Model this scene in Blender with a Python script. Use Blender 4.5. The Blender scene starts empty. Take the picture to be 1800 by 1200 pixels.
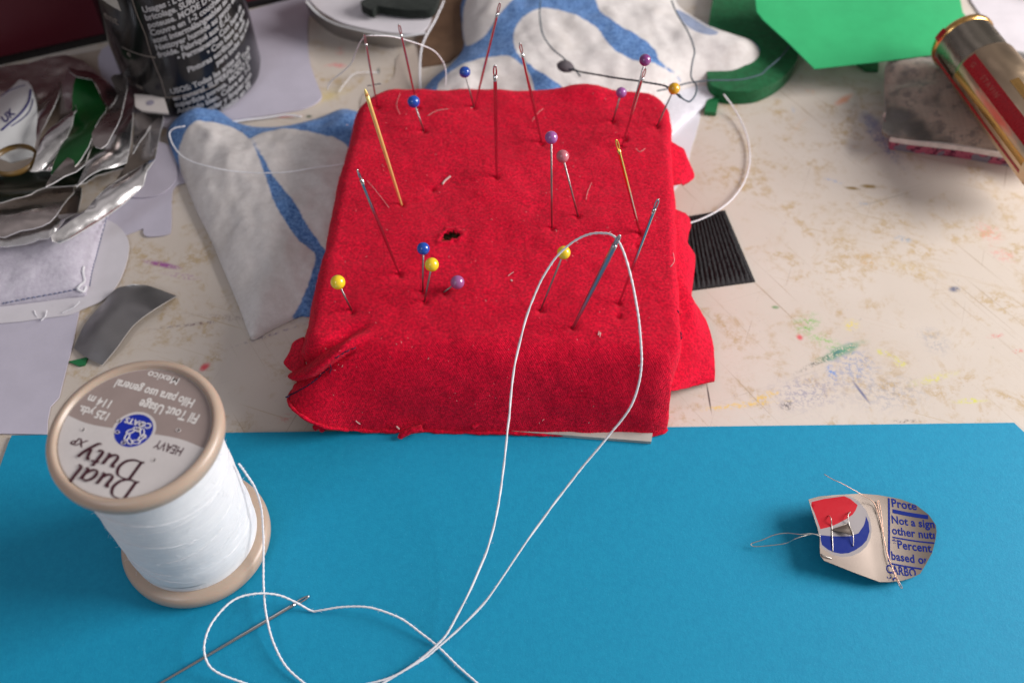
import bpy, math, random
import numpy as np
from mathutils import Vector, Matrix, noise
from mathutils.geometry import delaunay_2d_cdt
from mathutils.bvhtree import BVHTree
random.seed(7); rng = np.random.default_rng(7)
U = 0.01                      # the scene is laid out in centimetres, built in metres
scene = bpy.context.scene
COL = scene.collection

# ------------------------------------------------------------------ camera
CAM_H = 20.4
PHI = math.atan(1300/1750.)
SP, CP = math.sin(PHI), math.cos(PHI)
cam_d = bpy.data.cameras.new('camera'); cam = bpy.data.objects.new('camera', cam_d); COL.objects.link(cam)
cam.location = (0, 0, CAM_H*U); cam.rotation_euler = (PHI, 0, 0)
cam_d.sensor_width = 36; cam_d.lens = 35; cam_d.clip_start = 0.005; cam_d.clip_end = 50
cam_d.dof.use_dof = True; cam_d.dof.focus_distance = 0.222; cam_d.dof.aperture_fstop = 14
scene.camera = cam

# ------------------------------------------------------------------ world and lamps
world = bpy.data.worlds.new('World'); scene.world = world; world.use_nodes = True
wn = world.node_tree.nodes; wl = world.node_tree.links
bg = wn['Background']
tc = wn.new('ShaderNodeTexCoord'); sx = wn.new('ShaderNodeSeparateXYZ'); wl.new(tc.outputs['Generated'], sx.inputs[0])
wr = wn.new('ShaderNodeMapRange'); wr.inputs[1].default_value = -1; wr.inputs[2].default_value = 1
wl.new(sx.outputs[0], wr.inputs[0])
cr = wn.new('ShaderNodeValToRGB')
cr.color_ramp.elements[0].color = (0.60, 0.55, 0.60, 1); cr.color_ramp.elements[1].color = (0.85, 0.80, 0.78, 1)
wl.new(wr.outputs[0], cr.inputs[0]); wl.new(cr.outputs[0], bg.inputs[0]); bg.inputs[1].default_value = 0.34
up = wn.new('ShaderNodeMapRange'); up.inputs[1].default_value = -.3; up.inputs[2].default_value = 1; up.inputs[3].default_value = .6; up.inputs[4].default_value = 1.2
wl.new(sx.outputs[2], up.inputs[0])
rn = wn.new('ShaderNodeTexNoise'); rn.inputs['Scale'].default_value = 2.6; rn.inputs['Detail'].default_value = 1; wl.new(tc.outputs['Generated'], rn.inputs['Vector'])
rr_ = wn.new('ShaderNodeMapRange'); rr_.inputs[1].default_value = .4; rr_.inputs[2].default_value = .62; rr_.inputs[3].default_value = .45; rr_.inputs[4].default_value = 1.5; wl.new(rn.outputs['Fac'], rr_.inputs[0])
um = wn.new('ShaderNodeMath'); um.operation = 'MULTIPLY'; wl.new(up.outputs[0], um.inputs[0]); wl.new(rr_.outputs[0], um.inputs[1])
uc = wn.new('ShaderNodeVectorMath'); uc.operation = 'SCALE'; wl.new(cr.outputs[0], uc.inputs[0]); wl.new(um.outputs[0], uc.inputs['Scale']); wl.new(uc.outputs[0], bg.inputs[0])

def area(name, loc, target, size, power, color):
    l = bpy.data.lights.new(name, 'AREA'); l.shape = 'RECTANGLE'; l.size = size[0]*U; l.size_y = size[1]*U
    l.energy = power; l.color = color
    o = bpy.data.objects.new(name, l); COL.objects.link(o)
    o.location = Vector(loc)*U
    o.rotation_euler = (Vector(target)-Vector(loc)).to_track_quat('-Z', 'Y').to_euler()
    return o
area('window_light', (56, 19, 29), (0, 15, 1), (32, 32), 5.4, (1.0, 0.96, 0.945))
area('side_window_light', (-30, -22, 44), (-4, 16, 1), (14, 20), .42, (0.80, 0.88, 1.0))

scene.view_settings.view_transform = 'Standard'; scene.view_settings.look = 'None'
scene.view_settings.exposure = 0.22; scene.view_settings.gamma = 1; scene.view_settings.use_curve_mapping = False
scene.render.engine = 'CYCLES'

# ------------------------------------------------------------------ placing
def at(px, py, z=0.0):
    """centimetre point on the level plane z seen at photograph position px, py (used to measure the layout)"""
    u, v = px-900.0, py-600.0
    t = (CAM_H-z)/(1750*CP+v*SP)
    return Vector((u*t, (1750*SP-v*CP)*t, z))
def proj(p):
    dz = CAM_H-p[2]; dep = p[1]*SP+dz*CP
    return 900+1750*p[0]/dep, 600+1750*(-p[1]*CP+dz*SP)/dep

# ------------------------------------------------------------------ scene tree
def thing(name, label, cat, loc=(0, 0, 0), group=None, kind=None):
    o = bpy.data.objects.new(name, None); COL.objects.link(o); o.empty_display_size = .005
    o.location = Vector(loc)*U; o['label'] = label; o['category'] = cat
    if group: o['group'] = group
    if kind: o['kind'] = kind
    return o
WORLDLOC = {}
def mesh(name, V, F, mats, parent=None, smooth=True, mi=None, loc=(0, 0, 0)):
    """V in world centimetres; parented parts are stored relative to their thing"""
    V = np.asarray(V, float).reshape(-1, 3)
    p = parent; off = np.zeros(3)
    while p is not None:
        off += np.array(p.location)/U; p = p.parent
    base = off + np.array(loc, float)
    me = bpy.data.meshes.new(name)
    me.from_pydata([tuple(v) for v in ((V-base)*U)], [], [tuple(int(i) for i in f) for f in F])
    if not isinstance(mats, (list, tuple)): mats = [mats]
    for m in mats: me.materials.append(m)
    me.polygons.foreach_set('use_smooth', [smooth]*len(me.polygons))
    if mi is not None: me.polygons.foreach_set('material_index', [int(i) for i in mi])
    me.update()
    o = bpy.data.objects.new(name, me); COL.objects.link(o)
    o.parent = parent
    o.location = Vector([float(a) for a in loc])*U
    return o
def tag(o, label, cat, group=None, kind=None):
    o['label'] = label; o['category'] = cat
    if group: o['group'] = group
    if kind: o['kind'] = kind
    return o
def sharp(o, deg=35):
    me = o.data
    try: me.set_sharp_from_angle(angle=math.radians(deg))
    except Exception: pass
    return o

# ------------------------------------------------------------------ materials
class NT:
    def __init__(s, name):
        s.m = bpy.data.materials.new(name); s.m.use_nodes = True
        s.t = s.m.node_tree; s.n = s.t.nodes; s.l = s.t.links; s.b = s.n['Principled BSDF']
        g = s.n.new('ShaderNodeNewGeometry'); v = s.n.new('ShaderNodeVectorMath'); v.operation = 'SCALE'
        v.inputs['Scale'].default_value = 100.0
        s.l.new(g.outputs['Position'], v.inputs[0]); s.P = v.outputs[0]
        s.normal = None
    def put(s, sock, v):
        if isinstance(v, bpy.types.NodeSocket): s.l.new(v, sock)
        elif isinstance(v, (tuple, list)) and len(v) == 3 and sock.type == 'RGBA': sock.default_value = (*v, 1)
        else: sock.default_value = v
    def math(s, op, a, b=0.0, c=None, clamp=False):
        n = s.n.new('ShaderNodeMath'); n.operation = op; n.use_clamp = clamp
        s.put(n.inputs[0], a); s.put(n.inputs[1], b)
        if c is not None: s.put(n.inputs[2], c)
        return n.outputs[0]
    def vmath(s, op, a, b=(0, 0, 0)):
        n = s.n.new('ShaderNodeVectorMath'); n.operation = op; s.put(n.inputs[0], a); s.put(n.inputs[1], b)
        return n.outputs['Value'] if op in ('LENGTH', 'DOT_PRODUCT', 'DISTANCE') else n.outputs[0]
    def ramp(s, x, a, b, lo=0.0, hi=1.0):
        n = s.n.new('ShaderNodeMapRange'); n.interpolation_type = 'SMOOTHSTEP'
        s.put(n.inputs[0], x); s.put(n.inputs[1], a); s.put(n.inputs[2], b); s.put(n.inputs[3], lo); s.put(n.inputs[4], hi)
        return n.outputs[0]
    def noise(s, scale, detail=3, rough=.55, vec=None, col=False, dist=0.0):
        n = s.n.new('ShaderNodeTexNoise'); n.inputs['Scale'].default_value = scale; n.inputs['Detail'].default_value = detail
        n.inputs['Roughness'].default_value = rough; n.inputs['Distortion'].default_value = dist
        s.l.new(vec if vec is not None else s.P, n.inputs['Vector'])
        return n.outputs['Color' if col else 'Fac']
    def stretch(s, ang, sc):
        m = s.n.new('ShaderNodeMapping'); s.l.new(s.P, m.inputs[0])
        m.vector_type = 'TEXTURE'; m.inputs['Rotation'].default_value = (0, 0, ang); m.inputs['Scale'].default_value = sc
        return m.outputs[0]
    def mix(s, f, a, b, mode='MIX'):
        n = s.n.new('ShaderNodeMix'); n.data_type = 'RGBA'; n.blend_type = mode
        s.put(n.inputs[0], f); s.put(n.inputs[6], a); s.put(n.inputs[7], b)
        return n.outputs[2]
    def spot(s, c, r, ang=0.0, soft=.6, jag=.0, jscale=3.0):
        """mask of an ellipse in the level plane, centimetres"""
        m = s.n.new('ShaderNodeMapping'); m.vector_type = 'TEXTURE'; s.l.new(s.P, m.inputs[0])
        m.inputs['Location'].default_value = (c[0], c[1], 0); m.inputs['Rotation'].default_value = (0, 0, ang)
        m.inputs['Scale'].default_value = (r[0], r[1], 1e6)
        L = s.vmath('LENGTH', m.outputs[0])
        if jag: L = s.math('ADD', L, s.math('MULTIPLY', s.math('SUBTRACT', s.noise(jscale, 4, .7), .5), jag*4))
        return s.ramp(L, 1.0, 1.0-soft)
    def bump(s, h, dist=.01, strength=1.0):
        n = s.n.new('ShaderNodeBump'); n.inputs['Distance'].default_value = dist*U; n.inputs['Strength'].default_value = strength
        s.l.new(h, n.inputs['Height'])
        if s.normal is not None: s.l.new(s.normal, n.inputs['Normal'])
        s.normal = n.outputs[0]; s.l.new(n.outputs[0], s.b.inputs['Normal'])
    def done(s, color, rough=.6, metal=0.0, spec=.5, **k):
        s.put(s.b.inputs['Base Color'], color); s.put(s.b.inputs['Roughness'], rough); s.put(s.b.inputs['Metallic'], metal)
        s.put(s.b.inputs['Specular IOR Level'], spec)
        for a, v in k.items(): s.put(s.b.inputs[a.replace('_', ' ')], v)
        return s.m

def paper(name, c, var=.06, rough=.75, scale=1.2, grain=14, bump=.004):
    t = NT(name)
    n = t.noise(scale, 4, .6); g = t.noise(grain, 3, .7)
    a = tuple(x*(1-var*1.6) for x in c); b = tuple(min(1, x*(1+var)) for x in c)
    col = t.mix(t.ramp(n, .3, .7), a, b)
    col = t.mix(t.math('MULTIPLY', g, .14), col, tuple(min(1, x*1.5+.02) for x in c))
    t.bump(t.noise(grain*2.5, 3, .7), bump, .6)
    return t.done(col, rough, spec=.3)
def metal(name, c, rough=.25, var=.1, scale=2.0, wave=.01):
    t = NT(name); n = t.noise(scale, 3, .5)
    col = t.mix(n, tuple(x*(1-var) for x in c), c)
    if wave: t.bump(t.noise(1.1, 2, .5), wave*6, .7)
    t.bump(t.noise(26, 2, .6), .0016, .5)
    return t.done(col, t.math('ADD', t.math('MULTIPLY', n, .2), rough-.08), 1.0)
def plastic(name, c, rough=.35, var=.05, **k):
    t = NT(name); n = t.noise(3, 3, .6)
    col = t.mix(n, tuple(x*(1-var) for x in c), c)
    t.bump(t.noise(20, 2, .5), .001, .4)
    return t.done(col, t.math('ADD', t.math('MULTIPLY', t.noise(9, 3, .6), .2), rough-.1), **k)

# desk ---------------------------------------------------------------
def desk_mat():
    t = NT('desk laminate')
    big = t.noise(.09, 4, .6)
    col = t.mix(t.ramp(big, .35, .65), (.57, .50, .43), (.64, .58, .52))
    # ochre rubbed stains
    st = t.math('MULTIPLY', t.ramp(t.noise(.7, 5, .72, dist=.8), .46, .64), t.ramp(t.noise(3.2, 4, .75), .42, .60))
    col = t.mix(t.math('MULTIPLY', st, .72), col, (.44, .31, .15))
    for i, (ang, sc, thr) in enumerate([(2.15, (9, .12, 9), .665), (.35, (7, .09, 7), .68), (1.2, (6, .10, 6), .685), (2.8, (11, .1, 11), .67)]):
        v = t.stretch(ang, sc)
        m = t.ramp(t.noise(1.0, 3, .6, vec=v), thr-.03, thr+.03)
        m = t.math('MULTIPLY', m, t.ramp(t.noise(.25+.1*i, 2, .5), .42, .6))
        col = t.mix(t.math('MULTIPLY', m, .55), col, [(.30, .21, .12), (.35, .30, .24), (.30, .22, .16), (.42, .30, .14)][i])
    # fine grit and dots of pencil
    m = t.ramp(t.noise(9, 3, .8), .66, .76)
    col = t.mix(t.math('MULTIPLY', m, .55), col, (.22, .20, .22))
    m = t.math('MULTIPLY', t.ramp(t.noise(5.2, 4, .8, dist=.5), .64, .74), t.ramp(t.noise(.3, 2, .5), .4, .6))
    hue = t.noise(1.3, 2, .5, col=True)
    hu = t.mix(.75, (.32, .24, .2), t.mix(1.0, hue, (.45, .42, .40), 'MULTIPLY'))
    col = t.mix(t.math('MULTIPLY', m, .6), col, hu)
    def sp(px, py, rx, ry, ang, c, amt, jag=.35, js=4.0, soft=.8, bs=8, thr=.45):
        nonlocal col
        q = at(px, py)
        m = t.spot((q.x, q.y), (rx, ry), ang, soft, jag, js)
        m = t.math('MULTIPLY', m, t.ramp(t.noise(bs, 4, .75), thr, thr+.16))
        col = t.mix(t.math('MULTIPLY', m, amt), col, c)
    G = (.16, .42, .07)
    sp(1420, 568, .55, .40, .5, G, .9); sp(1452, 600, .9, .30, -.6, (.22, .48, .10), .75)
    sp(1478, 618, .95, .20, .45, (.06, .30, .13), .95, thr=.38); sp(1440, 635, 1.1, .12, .5, (.05, .06, .05), .8)
    sp(1500, 640, .95, .9, 1.3, (.16, .24, .45), .62); sp(1462, 655, .16, .45, .1, (.10, .25, .62), .9, .2)
    sp(1420, 690, 1.5, .8, .2, (.22, .22, .34), .55); sp(1560, 690, 1.6, .8, .1, (.26, .28, .36), .45)
    sp(1497, 572, .35, .28, 0, (.72, .60, .10), .75); sp(1582, 638, .22, .2, 0, (.62, .60, .05), .9, .2)
    sp(1640, 665, .9, .18, .3, (.62, .60, .08), .7); sp(1708, 704, .6, .12, .1, (.6, .6, .06), .9); sp(1556, 622, .5, .14, -.5, (.6, .58, .10), .8)
    sp(1305, 712, 1.35, .13, .12, (.76, .52, .10), .75, bs=10, thr=.44); sp(1345, 696, .55, .17, .45, (.76, .50, .08), .8, bs=10, thr=.44)
    sp(1246, 698, .035, .62, .02, (.08, .06, .06), .95, .05, thr=.2); sp(1382, 712, .22, .2, .5, (.08, .07, .09), .85, .4, bs=12, thr=.44)
    sp(1513, 688, .06, .5, .4, (.10, .12, .25), .8, .05, thr=.2); sp(1592, 740, .5, .08, 0, (.10, .08, .08), .9)
    sp(1525, 457, .4, .5, .4, (.50, .30, .10), .75); sp(1600, 470, 1.3, .25, -.3, (.52, .38, .16), .6)
    sp(1642, 598, .5, .7, .5, (.33, .33, .36), .6, .3); sp(1588, 420, .35, .16, -.3, (.22, .32, .45), .9)
    sp(1738, 410, .6, .5, -.6, (.68, .26, .20), .7); sp(1762, 448, .5, .35, -.5, (.68, .24, .20), .7); sp(1750, 590, .3, .12, .2, (.65, .12, .12), .8); sp(1790, 617, .25, .1, .2, (.65, .1, .1), .8)
    sp(1406, 593, .12, .14, 0, (.65, .08, .10), .9, .2, thr=.3); sp(1363, 540, .14, .08, 0, (.1, .25, .08), .9, .1, thr=.3)
    sp(1678, 508, .22, .14, .2, (.08, .10, .18), .85, .3, thr=.35)
    sp(1483, 176, .55, .17, .7, (.72, .32, .20), .85, .2, thr=.3); sp(1424, 160, .3, .2, -.6, (.70, .42, .30), .6)
    sp(1405, 222, .7, .12, .9, (.62, .42, .25), .6); sp(1545, 240, .35, 1.7, .28, (.20, .22, .36), .85, .3, 2.2, thr=.40); sp(1535, 215, .3, .7, .35, (.26, .26, .36), .8, .2, thr=.3)
    sp(1498, 331, .3, .09, -.15, (.22, .14, .03), .95, .25, thr=.25); sp(1528, 328, .35, .12, -.1, (.24, .15, .03), .95, .25, thr=.25)
    sp(1465, 318, .45, .1, -.4, (.25, .35, .6), .75); sp(1520, 358, .25, .1, 0, (.2, .35, .6), .7); sp(1395, 195, .1, .3, 0, (.3, .4, .6), .5)
    # left of the cushion
    sp(285, 465, .75, .13, -.25, (.30, .05, .28), .9, .25, thr=.35); sp(320, 485, .75, .14, -.2, (.36, .10, .33), .7, .3)
    sp(360, 645, .22, .14, 1.0, (.62, .05, .08), .9, .2, thr=.3); sp(340, 570, 1.6, .09, .15, (.14, .08, .10), .8)
    sp(470, 590, 1.2, .07, .4, (.12, .08, .2), .8, .2); sp(450, 592, .2, .12, .5, (.04, .05, .05), .95, .2, thr=.3)
    sp(192, 522, .08, .08, 0, (.05, .06, .08), .95, .1, thr=.2); sp(430, 560, 2.2, .12, -.1, (.18, .10, .10), .6)
    sp(500, 735, .35, .2, .2, (.62, .16, .14), .5)
    # behind the cushion
    sp(598, 90, .25, .35, .2, (.72, .25, .22), .65, .3); sp(580, 115, .35, .12, .3, (.75, .28, .25), .7); sp(596, 115, .35, .15, -.3, (.72, .22, .22), .8, .3, thr=.35)
    sp(545, 175, 1.6, .5, .35, (.62, .50, .22), .75, .3, thr=.3); sp(505, 205, .6, .08, .1, (.7, .2, .2), .8, .2, thr=.35)
    sp(543, 205, .14, .1, 0, (.06, .09, .06), .9, .1, thr=.2); sp(665, 125, .08, .25, .05, (.12, .14, .14), .8, .1, thr=.2)
    t.bump(t.noise(3.5, 5, .7), .008, .6); t.bump(t.noise(30, 2, .6), .002, .4)
    return t.done(col, t.math('ADD', t.math('MULTIPLY', st, .25), .46), spec=.35)

# ------------------------------------------------------------------ geometry helpers
def catmull(P, n=8, closed=False):
    P = [Vector(p) for p in P]; out = []; N = len(P)
    rngk = range(N) if closed else range(N-1)
    for i in rngk:
        if closed: a, b, c, d = P[i-1], P[i], P[(i+1) % N], P[(i+2) % N]
        else: a, b, c, d = P[max(i-1, 0)], P[i], P[i+1], P[min(i+2, N-1)]
        for k in range(n):
            t = k/n
            out.append(.5*((2*b)+(c-a)*t+(2*a-5*b+4*c-d)*t*t+(3*b-a-3*c+d)*t**3))
    if not closed: out.append(P[-1])
    return out
def inside(px, py, poly):
    px = np.asarray(px); py = np.asarray(py); r = np.zeros(px.shape, bool)
    x = np.array([p[0] for p in poly]); y = np.array([p[1] for p in poly]); j = len(x)-1
    for i in range(len(x)):
        with np.errstate(divide='ignore', invalid='ignore'):
            c = ((y[i] > py) != (y[j] > py)) & (px < (x[j]-x[i])*(py-y[i])/(y[j]-y[i]+1e-12)+x[i])
        r ^= c; j = i
    return r
def edgedist(px, py, poly):
    px = np.asarray(px, float); py = np.asarray(py, float); d = np.full(px.shape, 1e9)
    n = len(poly)
    for i in range(n):
        ax, ay = poly[i][:2]; bx, by = poly[(i+1) % n][:2]
        L = (bx-ax)**2+(by-ay)**2+1e-12
        t = np.clip(((px-ax)*(bx-ax)+(py-ay)*(by-ay))/L, 0, 1)
        d = np.minimum(d, np.hypot(px-ax-t*(bx-ax), py-ay-t*(by-ay)))
    return d
def fbm(x, y, s, seed=0.0):
    return noise.fractal(Vector((x*s+seed, y*s-seed, seed*.37)), .6, 2.0, 4)
def sheet(name, outline, mats, parent=None, zf=None, z0=0.0, thick=.05, pad=0.0, padw=.5, cell=.25, regions=(), soft=None, edge_mi=0, amp=0.0, nscale=.6, seed=0.0, round_edge=0.0):
    """cut sheet or padded cloth: outline and printed regions are level outlines in cm; top follows zf, underside is thick below"""
    O = [(p[0], p[1]) for p in outline]
    pts = list(O); edges = [(i, (i+1) % len(O)) for i in range(len(O))]
    for R, _ in regions:
        s = len(pts); R = [(p[0], p[1]) for p in R]
        pts += R; edges += [(s+i, s+(i+1) % len(R)) for i in range(len(R))]
    xs = [p[0] for p in O]; ys = [p[1] for p in O]
    gx, gy = np.meshgrid(np.arange(min(xs), max(xs), cell), np.arange(min(ys), max(ys), cell*.87))
    gx = gx+((np.arange(gx.shape[0]) % 2)*cell*.5)[:, None]
    gx, gy = gx.ravel(), gy.ravel()
    ok = inside(gx, gy, O) & (edgedist(gx, gy, O) > cell*.45)
    for R, _ in regions: ok &= edgedist(gx, gy, [(p[0], p[1]) for p in R]) > cell*.3
    pts += [(float(a), float(b)) for a, b in zip(gx[ok], gy[ok])]
    vo, eo, fo, *_ = delaunay_2d_cdt([Vector(p) for p in pts], edges, [], 0, 1e-5)
    V2 = np.array([(v.x, v.y) for v in vo]); F = np.array([list(f) for f in fo])
    cen = V2[F].mean(1)
    F = F[inside(cen[:, 0], cen[:, 1], O)]; cen = V2[F].mean(1)
    area2 = (V2[F[:, 1], 0]-V2[F[:, 0], 0])*(V2[F[:, 2], 1]-V2[F[:, 0], 1])-(V2[F[:, 1], 1]-V2[F[:, 0], 1])*(V2[F[:, 2], 0]-V2[F[:, 0], 0])
    F[area2 < 0] = F[area2 < 0][:, ::-1]
    mi = np.zeros(len(F), int)
    for R, k in regions: mi[inside(cen[:, 0], cen[:, 1], [(p[0], p[1]) for p in R])] = k
    D = edgedist(V2[:, 0], V2[:, 1], O)
    base = np.array([(zf(x, y) if zf else z0) for x, y in V2])
    top = base+thick+pad*(1-np.exp(-D/padw))
    if amp: top = top+np.array([fbm(x, y, nscale, seed) for x, y in V2])*amp*(1-np.exp(-D/.4) if pad else 1)
    if amp and not pad: base = top-thick
    n = len(V2)
    V = np.vstack([np.c_[V2, top], np.c_[V2, base]])
    cnt = {}
    for f in F:
        for a, b in ((f[0], f[1]), (f[1], f[2]), (f[2], f[0])): cnt[(int(a), int(b))] = 1
    bnd = [(a, b) for (a, b) in cnt if (b, a) not in cnt]
    faces = [tuple(f) for f in F]+[tuple(f[::-1]+n) for f in F]+[(b, a, a+n, b+n) for a, b in bnd]
    m = list(mi)+list(mi)+[edge_mi]*len(bnd)
    o = mesh(name, V, faces, mats, parent, True, m)
    if soft:
        val = np.zeros(n)
        for Rg in soft:
            Rg = [(p[0], p[1]) for p in Rg]; ds = edgedist(V2[:, 0], V2[:, 1], Rg)*np.where(inside(V2[:, 0], V2[:, 1], Rg), 1, -1)
            val = np.maximum(val, np.clip(ds/.13*.5+.5, 0, 1))
        a_ = o.data.attributes.new('print', 'FLOAT', 'POINT'); a_.data.foreach_set('value', np.r_[val, val].astype(np.float32))
    if not pad: sharp(o, 50)
    else: sharp(o, 75)
    return o
def pxs(L, z=0.0): return [at(x, y, z) for x, y in L]
def spx(L, z=0.0, n=5): return catmull(pxs(L, z), n, True)

def tube(P, r, seg=8, cap=True, twist=0.0, lobes=0.0, flat=None):
    """V,F of a tube along P; r number or list"""
    P = [Vector(p) for p in P]; N = len(P)
    if not hasattr(r, '__len__'): r = [r]*N
    T = [(P[min(i+1, N-1)]-P[max(i-1, 0)]).normalized() for i in range(N)]
    up = Vector((0, 0, 1)) if abs(T[0].z) < .9 else Vector((1, 0, 0))
    nx = (up-T[0]*up.dot(T[0])).normalized(); V = []; F = []; s = 0
    for i in range(N):
        if i:
            nx = (nx-T[i]*nx.dot(T[i])).normalized(); s += (P[i]-P[i-1]).length
        ny = T[i].cross(nx)
        for k in range(seg):
            a = 2*math.pi*k/seg
            rr = r[i]*(1+lobes*math.cos(2*(a-twist*s)))
            V.append(P[i]+(nx*math.cos(a)+ny*math.sin(a))*rr)
    for i in range(N-1):
        for k in range(seg):
            F.append((i*seg+k, i*seg+(k+1) % seg, (i+1)*seg+(k+1) % seg, (i+1)*seg+k))
    if cap: F += [tuple(range(seg))[::-1], tuple(range((N-1)*seg, N*seg))]
    return V, F
def join(parts):
    V = []; F = []
    for v, f in parts:
        o = len(V); V += [tuple(p) for p in v]; F += [tuple(i+o for i in q) for q in f]
    return V, F
def lathe(profile, c, seg=96, axis=None, start=0.0):
    """profile [(r,z)] turned about the vertical through c, or about axis=(dir) from c"""
    V = []; F = []; n = len(profile)
    if axis is None: ax, e1, e2 = Vector((0, 0, 1)), Vector((1, 0, 0)), Vector((0, 1, 0))
    else:
        ax = Vector(axis).normalized(); e1 = Vector((0, 0, 1)).cross(ax)
        e1 = e1.normalized() if e1.length > 1e-4 else Vector((1, 0, 0)); e2 = ax.cross(e1)
    c = Vector(c)
    for k in range(seg):
        a = 2*math.pi*k/seg+start
        for r, z in profile: V.append(c+ax*z+(e1*math.cos(a)+e2*math.sin(a))*r)
    for k in range(seg):
        k2 = (k+1) % seg
        for i in range(n-1): F.append((k*n+i, k2*n+i, k2*n+i+1, k*n+i+1))
    return V, F
def shell(rows, thick=.02, n=(6, 6)):
    """thin sheet through a grid of 3D points (rows of equal length), smoothed both ways, given real thickness"""
    R = [catmull(r, n[1]) for r in rows]
    C = list(zip(*R)); C = [catmull(c, n[0]) for c in C]
    G = np.array([[tuple(p) for p in c] for c in C])            # cols x rows
    a, b = G.shape[:2]
    du = np.gradient(G, axis=0); dv = np.gradient(G, axis=1); N = np.cross(du, dv)
    N /= (np.linalg.norm(N, axis=2, keepdims=True)+1e-9)
    V = np.vstack([(G+N*thick/2).reshape(-1, 3), (G-N*thick/2).reshape(-1, 3)]); F = []; m = a*b; mi = []
    for i in range(a-1):
        for j in range(b-1):
            q = (i*b+j, (i+1)*b+j, (i+1)*b+j+1, i*b+j+1)
            F.append(q); mi.append(0); F.append(tuple(x+m for x in q[::-1])); mi.append(1)
    for i in range(a-1):
        for j in (0, b-1): F.append((i*b+j, (i+1)*b+j, (i+1)*b+j+m, i*b+j+m)); mi.append(2)
    for j in range(b-1):
        for i in (0, a-1): F.append((i*b+j, i*b+j+1, i*b+j+1+m, i*b+j+m)); mi.append(2)
    return V, F, mi
_txt = {}
def text2d(s, size, shear=0.0, bold=0.0, spacing=1.0, align='LEFT'):
    key = (s, size, shear, bold, spacing, align)
    if key in _txt: return _txt[key]
    c = bpy.data.curves.new('lettering', 'FONT'); c.body = s; c.size = size; c.shear = shear; c.offset = bold
    c.space_character = spacing; c.align_x = align; c.align_y = 'CENTER'; c.resolution_u = 3
    o = bpy.data.objects.new('lettering', c); COL.objects.link(o)
    dg = bpy.context.evaluated_depsgraph_get(); dg.update()
    me = bpy.data.meshes.new_from_object(o.evaluated_get(dg))
    V = [(v.co.x, v.co.y) for v in me.vertices]; F = [tuple(p.vertices) for p in me.polygons]
    bpy.data.objects.remove(o); bpy.data.curves.remove(c); bpy.data.meshes.remove(me)
    _txt[key] = (V, F); return V, F
def strokes(polys, w, shear=0.0):
    """flat pen strokes with broad-nib contrast: 2D polylines -> V2,F"""
    V = []; F = []
    for P in polys:
        P = catmull([(x, y, 0) for x, y in P], 6); o = len(V)
        for i, p in enumerate(P):
            T = (P[min(i+1, len(P)-1)]-P[max(i-1, 0)]); a = math.atan2(T.y, T.x)
            h = w*(.28+.72*abs(math.sin(a+.25)))/2
            n = Vector((-math.sin(a), math.cos(a), 0))
            for q in (p+n*h, p-n*h): V.append((q.x+shear*q.y, q.y))
            if i: F.append((o+2*i-2, o+2*i-1, o+2*i+1, o+2*i))
    return V, F

# ================================================================== THE SETTING
M_desk = desk_mat()
desk = mesh('desk_top', [(-60, -6, 0), (60, -6, 0), (60, 75, 0), (-60, 75, 0), (-60, -6, -2), (60, -6, -2), (60, 75, -2), (-60, 75, -2)],
            [(0, 1, 2, 3), (7, 6, 5, 4), (0, 4, 5, 1), (1, 5, 6, 2), (2, 6, 7, 3), (3, 7, 4, 0)], M_desk, smooth=False)
desk['kind'] = 'structure'

# blue envelope ------------------------------------------------------
t = NT('blue card')
n1 = t.noise(7, 4, .75); n2 = t.noise(.35, 3, .5)
c = t.mix(t.ramp(n1, .3, .7), (.003, .235, .405), (.005, .27, .445)); c = t.mix(t.math('MULTIPLY', t.ramp(t.noise(24, 2, .6), .68, .74), .35), c, (.10, .45, .62)); c = t.mix(t.math('MULTIPLY', n2, .3), c, (.010, .29, .49))
t.bump(t.noise(16, 4, .8), .008, .8)
M_card = t.done(c, .62, spec=.28)
tl, tr = at(20, 764, .1), at(1783, 742, .1)
out = [tl, tr, at(1797, 785, .1)]
e = (tr-tl).normalized(); nn = Vector((e.y, -e.x, 0))
out = [tl, tr-e*.0, Vector((tr.x+.33, tr.y-.55, 0)), Vector((tr.x+.33, tr.y-11.5, 0)), Vector((tl.x-.05, tl.y-11.5, 0)), Vector((tl.x-.02, tl.y-.2, 0))]
o = sheet('envelope', out[::-1], M_card, zf=lambda x, y: .004+.012*(.5+.5*math.sin(x*.35+y*.2)), thick=.075, cell=.8)
tag(o, 'turquoise blue paper envelope lying flat under the thread spool', 'envelope')

# ================================================================== THE PINCUSHION
TOPZ = 2.12
t = NT('red jersey')
mp = t.n.new('ShaderNodeMapping'); t.l.new(t.P, mp.inputs[0]); mp.inputs['Rotation'].default_value = (0, 0, .9)
wv = t.n.new('ShaderNodeTexWave'); t.l.new(mp.outputs[0], wv.inputs[0]); wv.inputs['Scale'].default_value = 9.5; wv.inputs['Distortion'].default_value = 1.5; wv.inputs['Detail'].default_value = 2
wv2 = t.n.new('ShaderNodeTexWave'); t.l.new(mp.outputs[0], wv2.inputs[0]); wv2.inputs['Scale'].default_value = 7.5; wv2.inputs['Distortion'].default_value = 1.5; wv2.bands_direction = 'Y'
g1 = t.noise(15, 5, .8); g2 = t.noise(1.1, 4, .6); g3 = t.noise(38, 3, .7)
c = t.mix(t.ramp(g1, .36, .64), (.38, .0006, .018), (.90, .0022, .040))
c = t.mix(t.math('MULTIPLY', t.ramp(g2, .42, .70), .35), c, (.46, .002, .022))
c = t.mix(t.math('MULTIPLY', t.ramp(g3, .58, .68), .5), c, (.90, .035, .07))
t.bump(t.math('MULTIPLY', wv.outputs['Fac'], wv2.outputs['Fac']), .014, .8)
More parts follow.
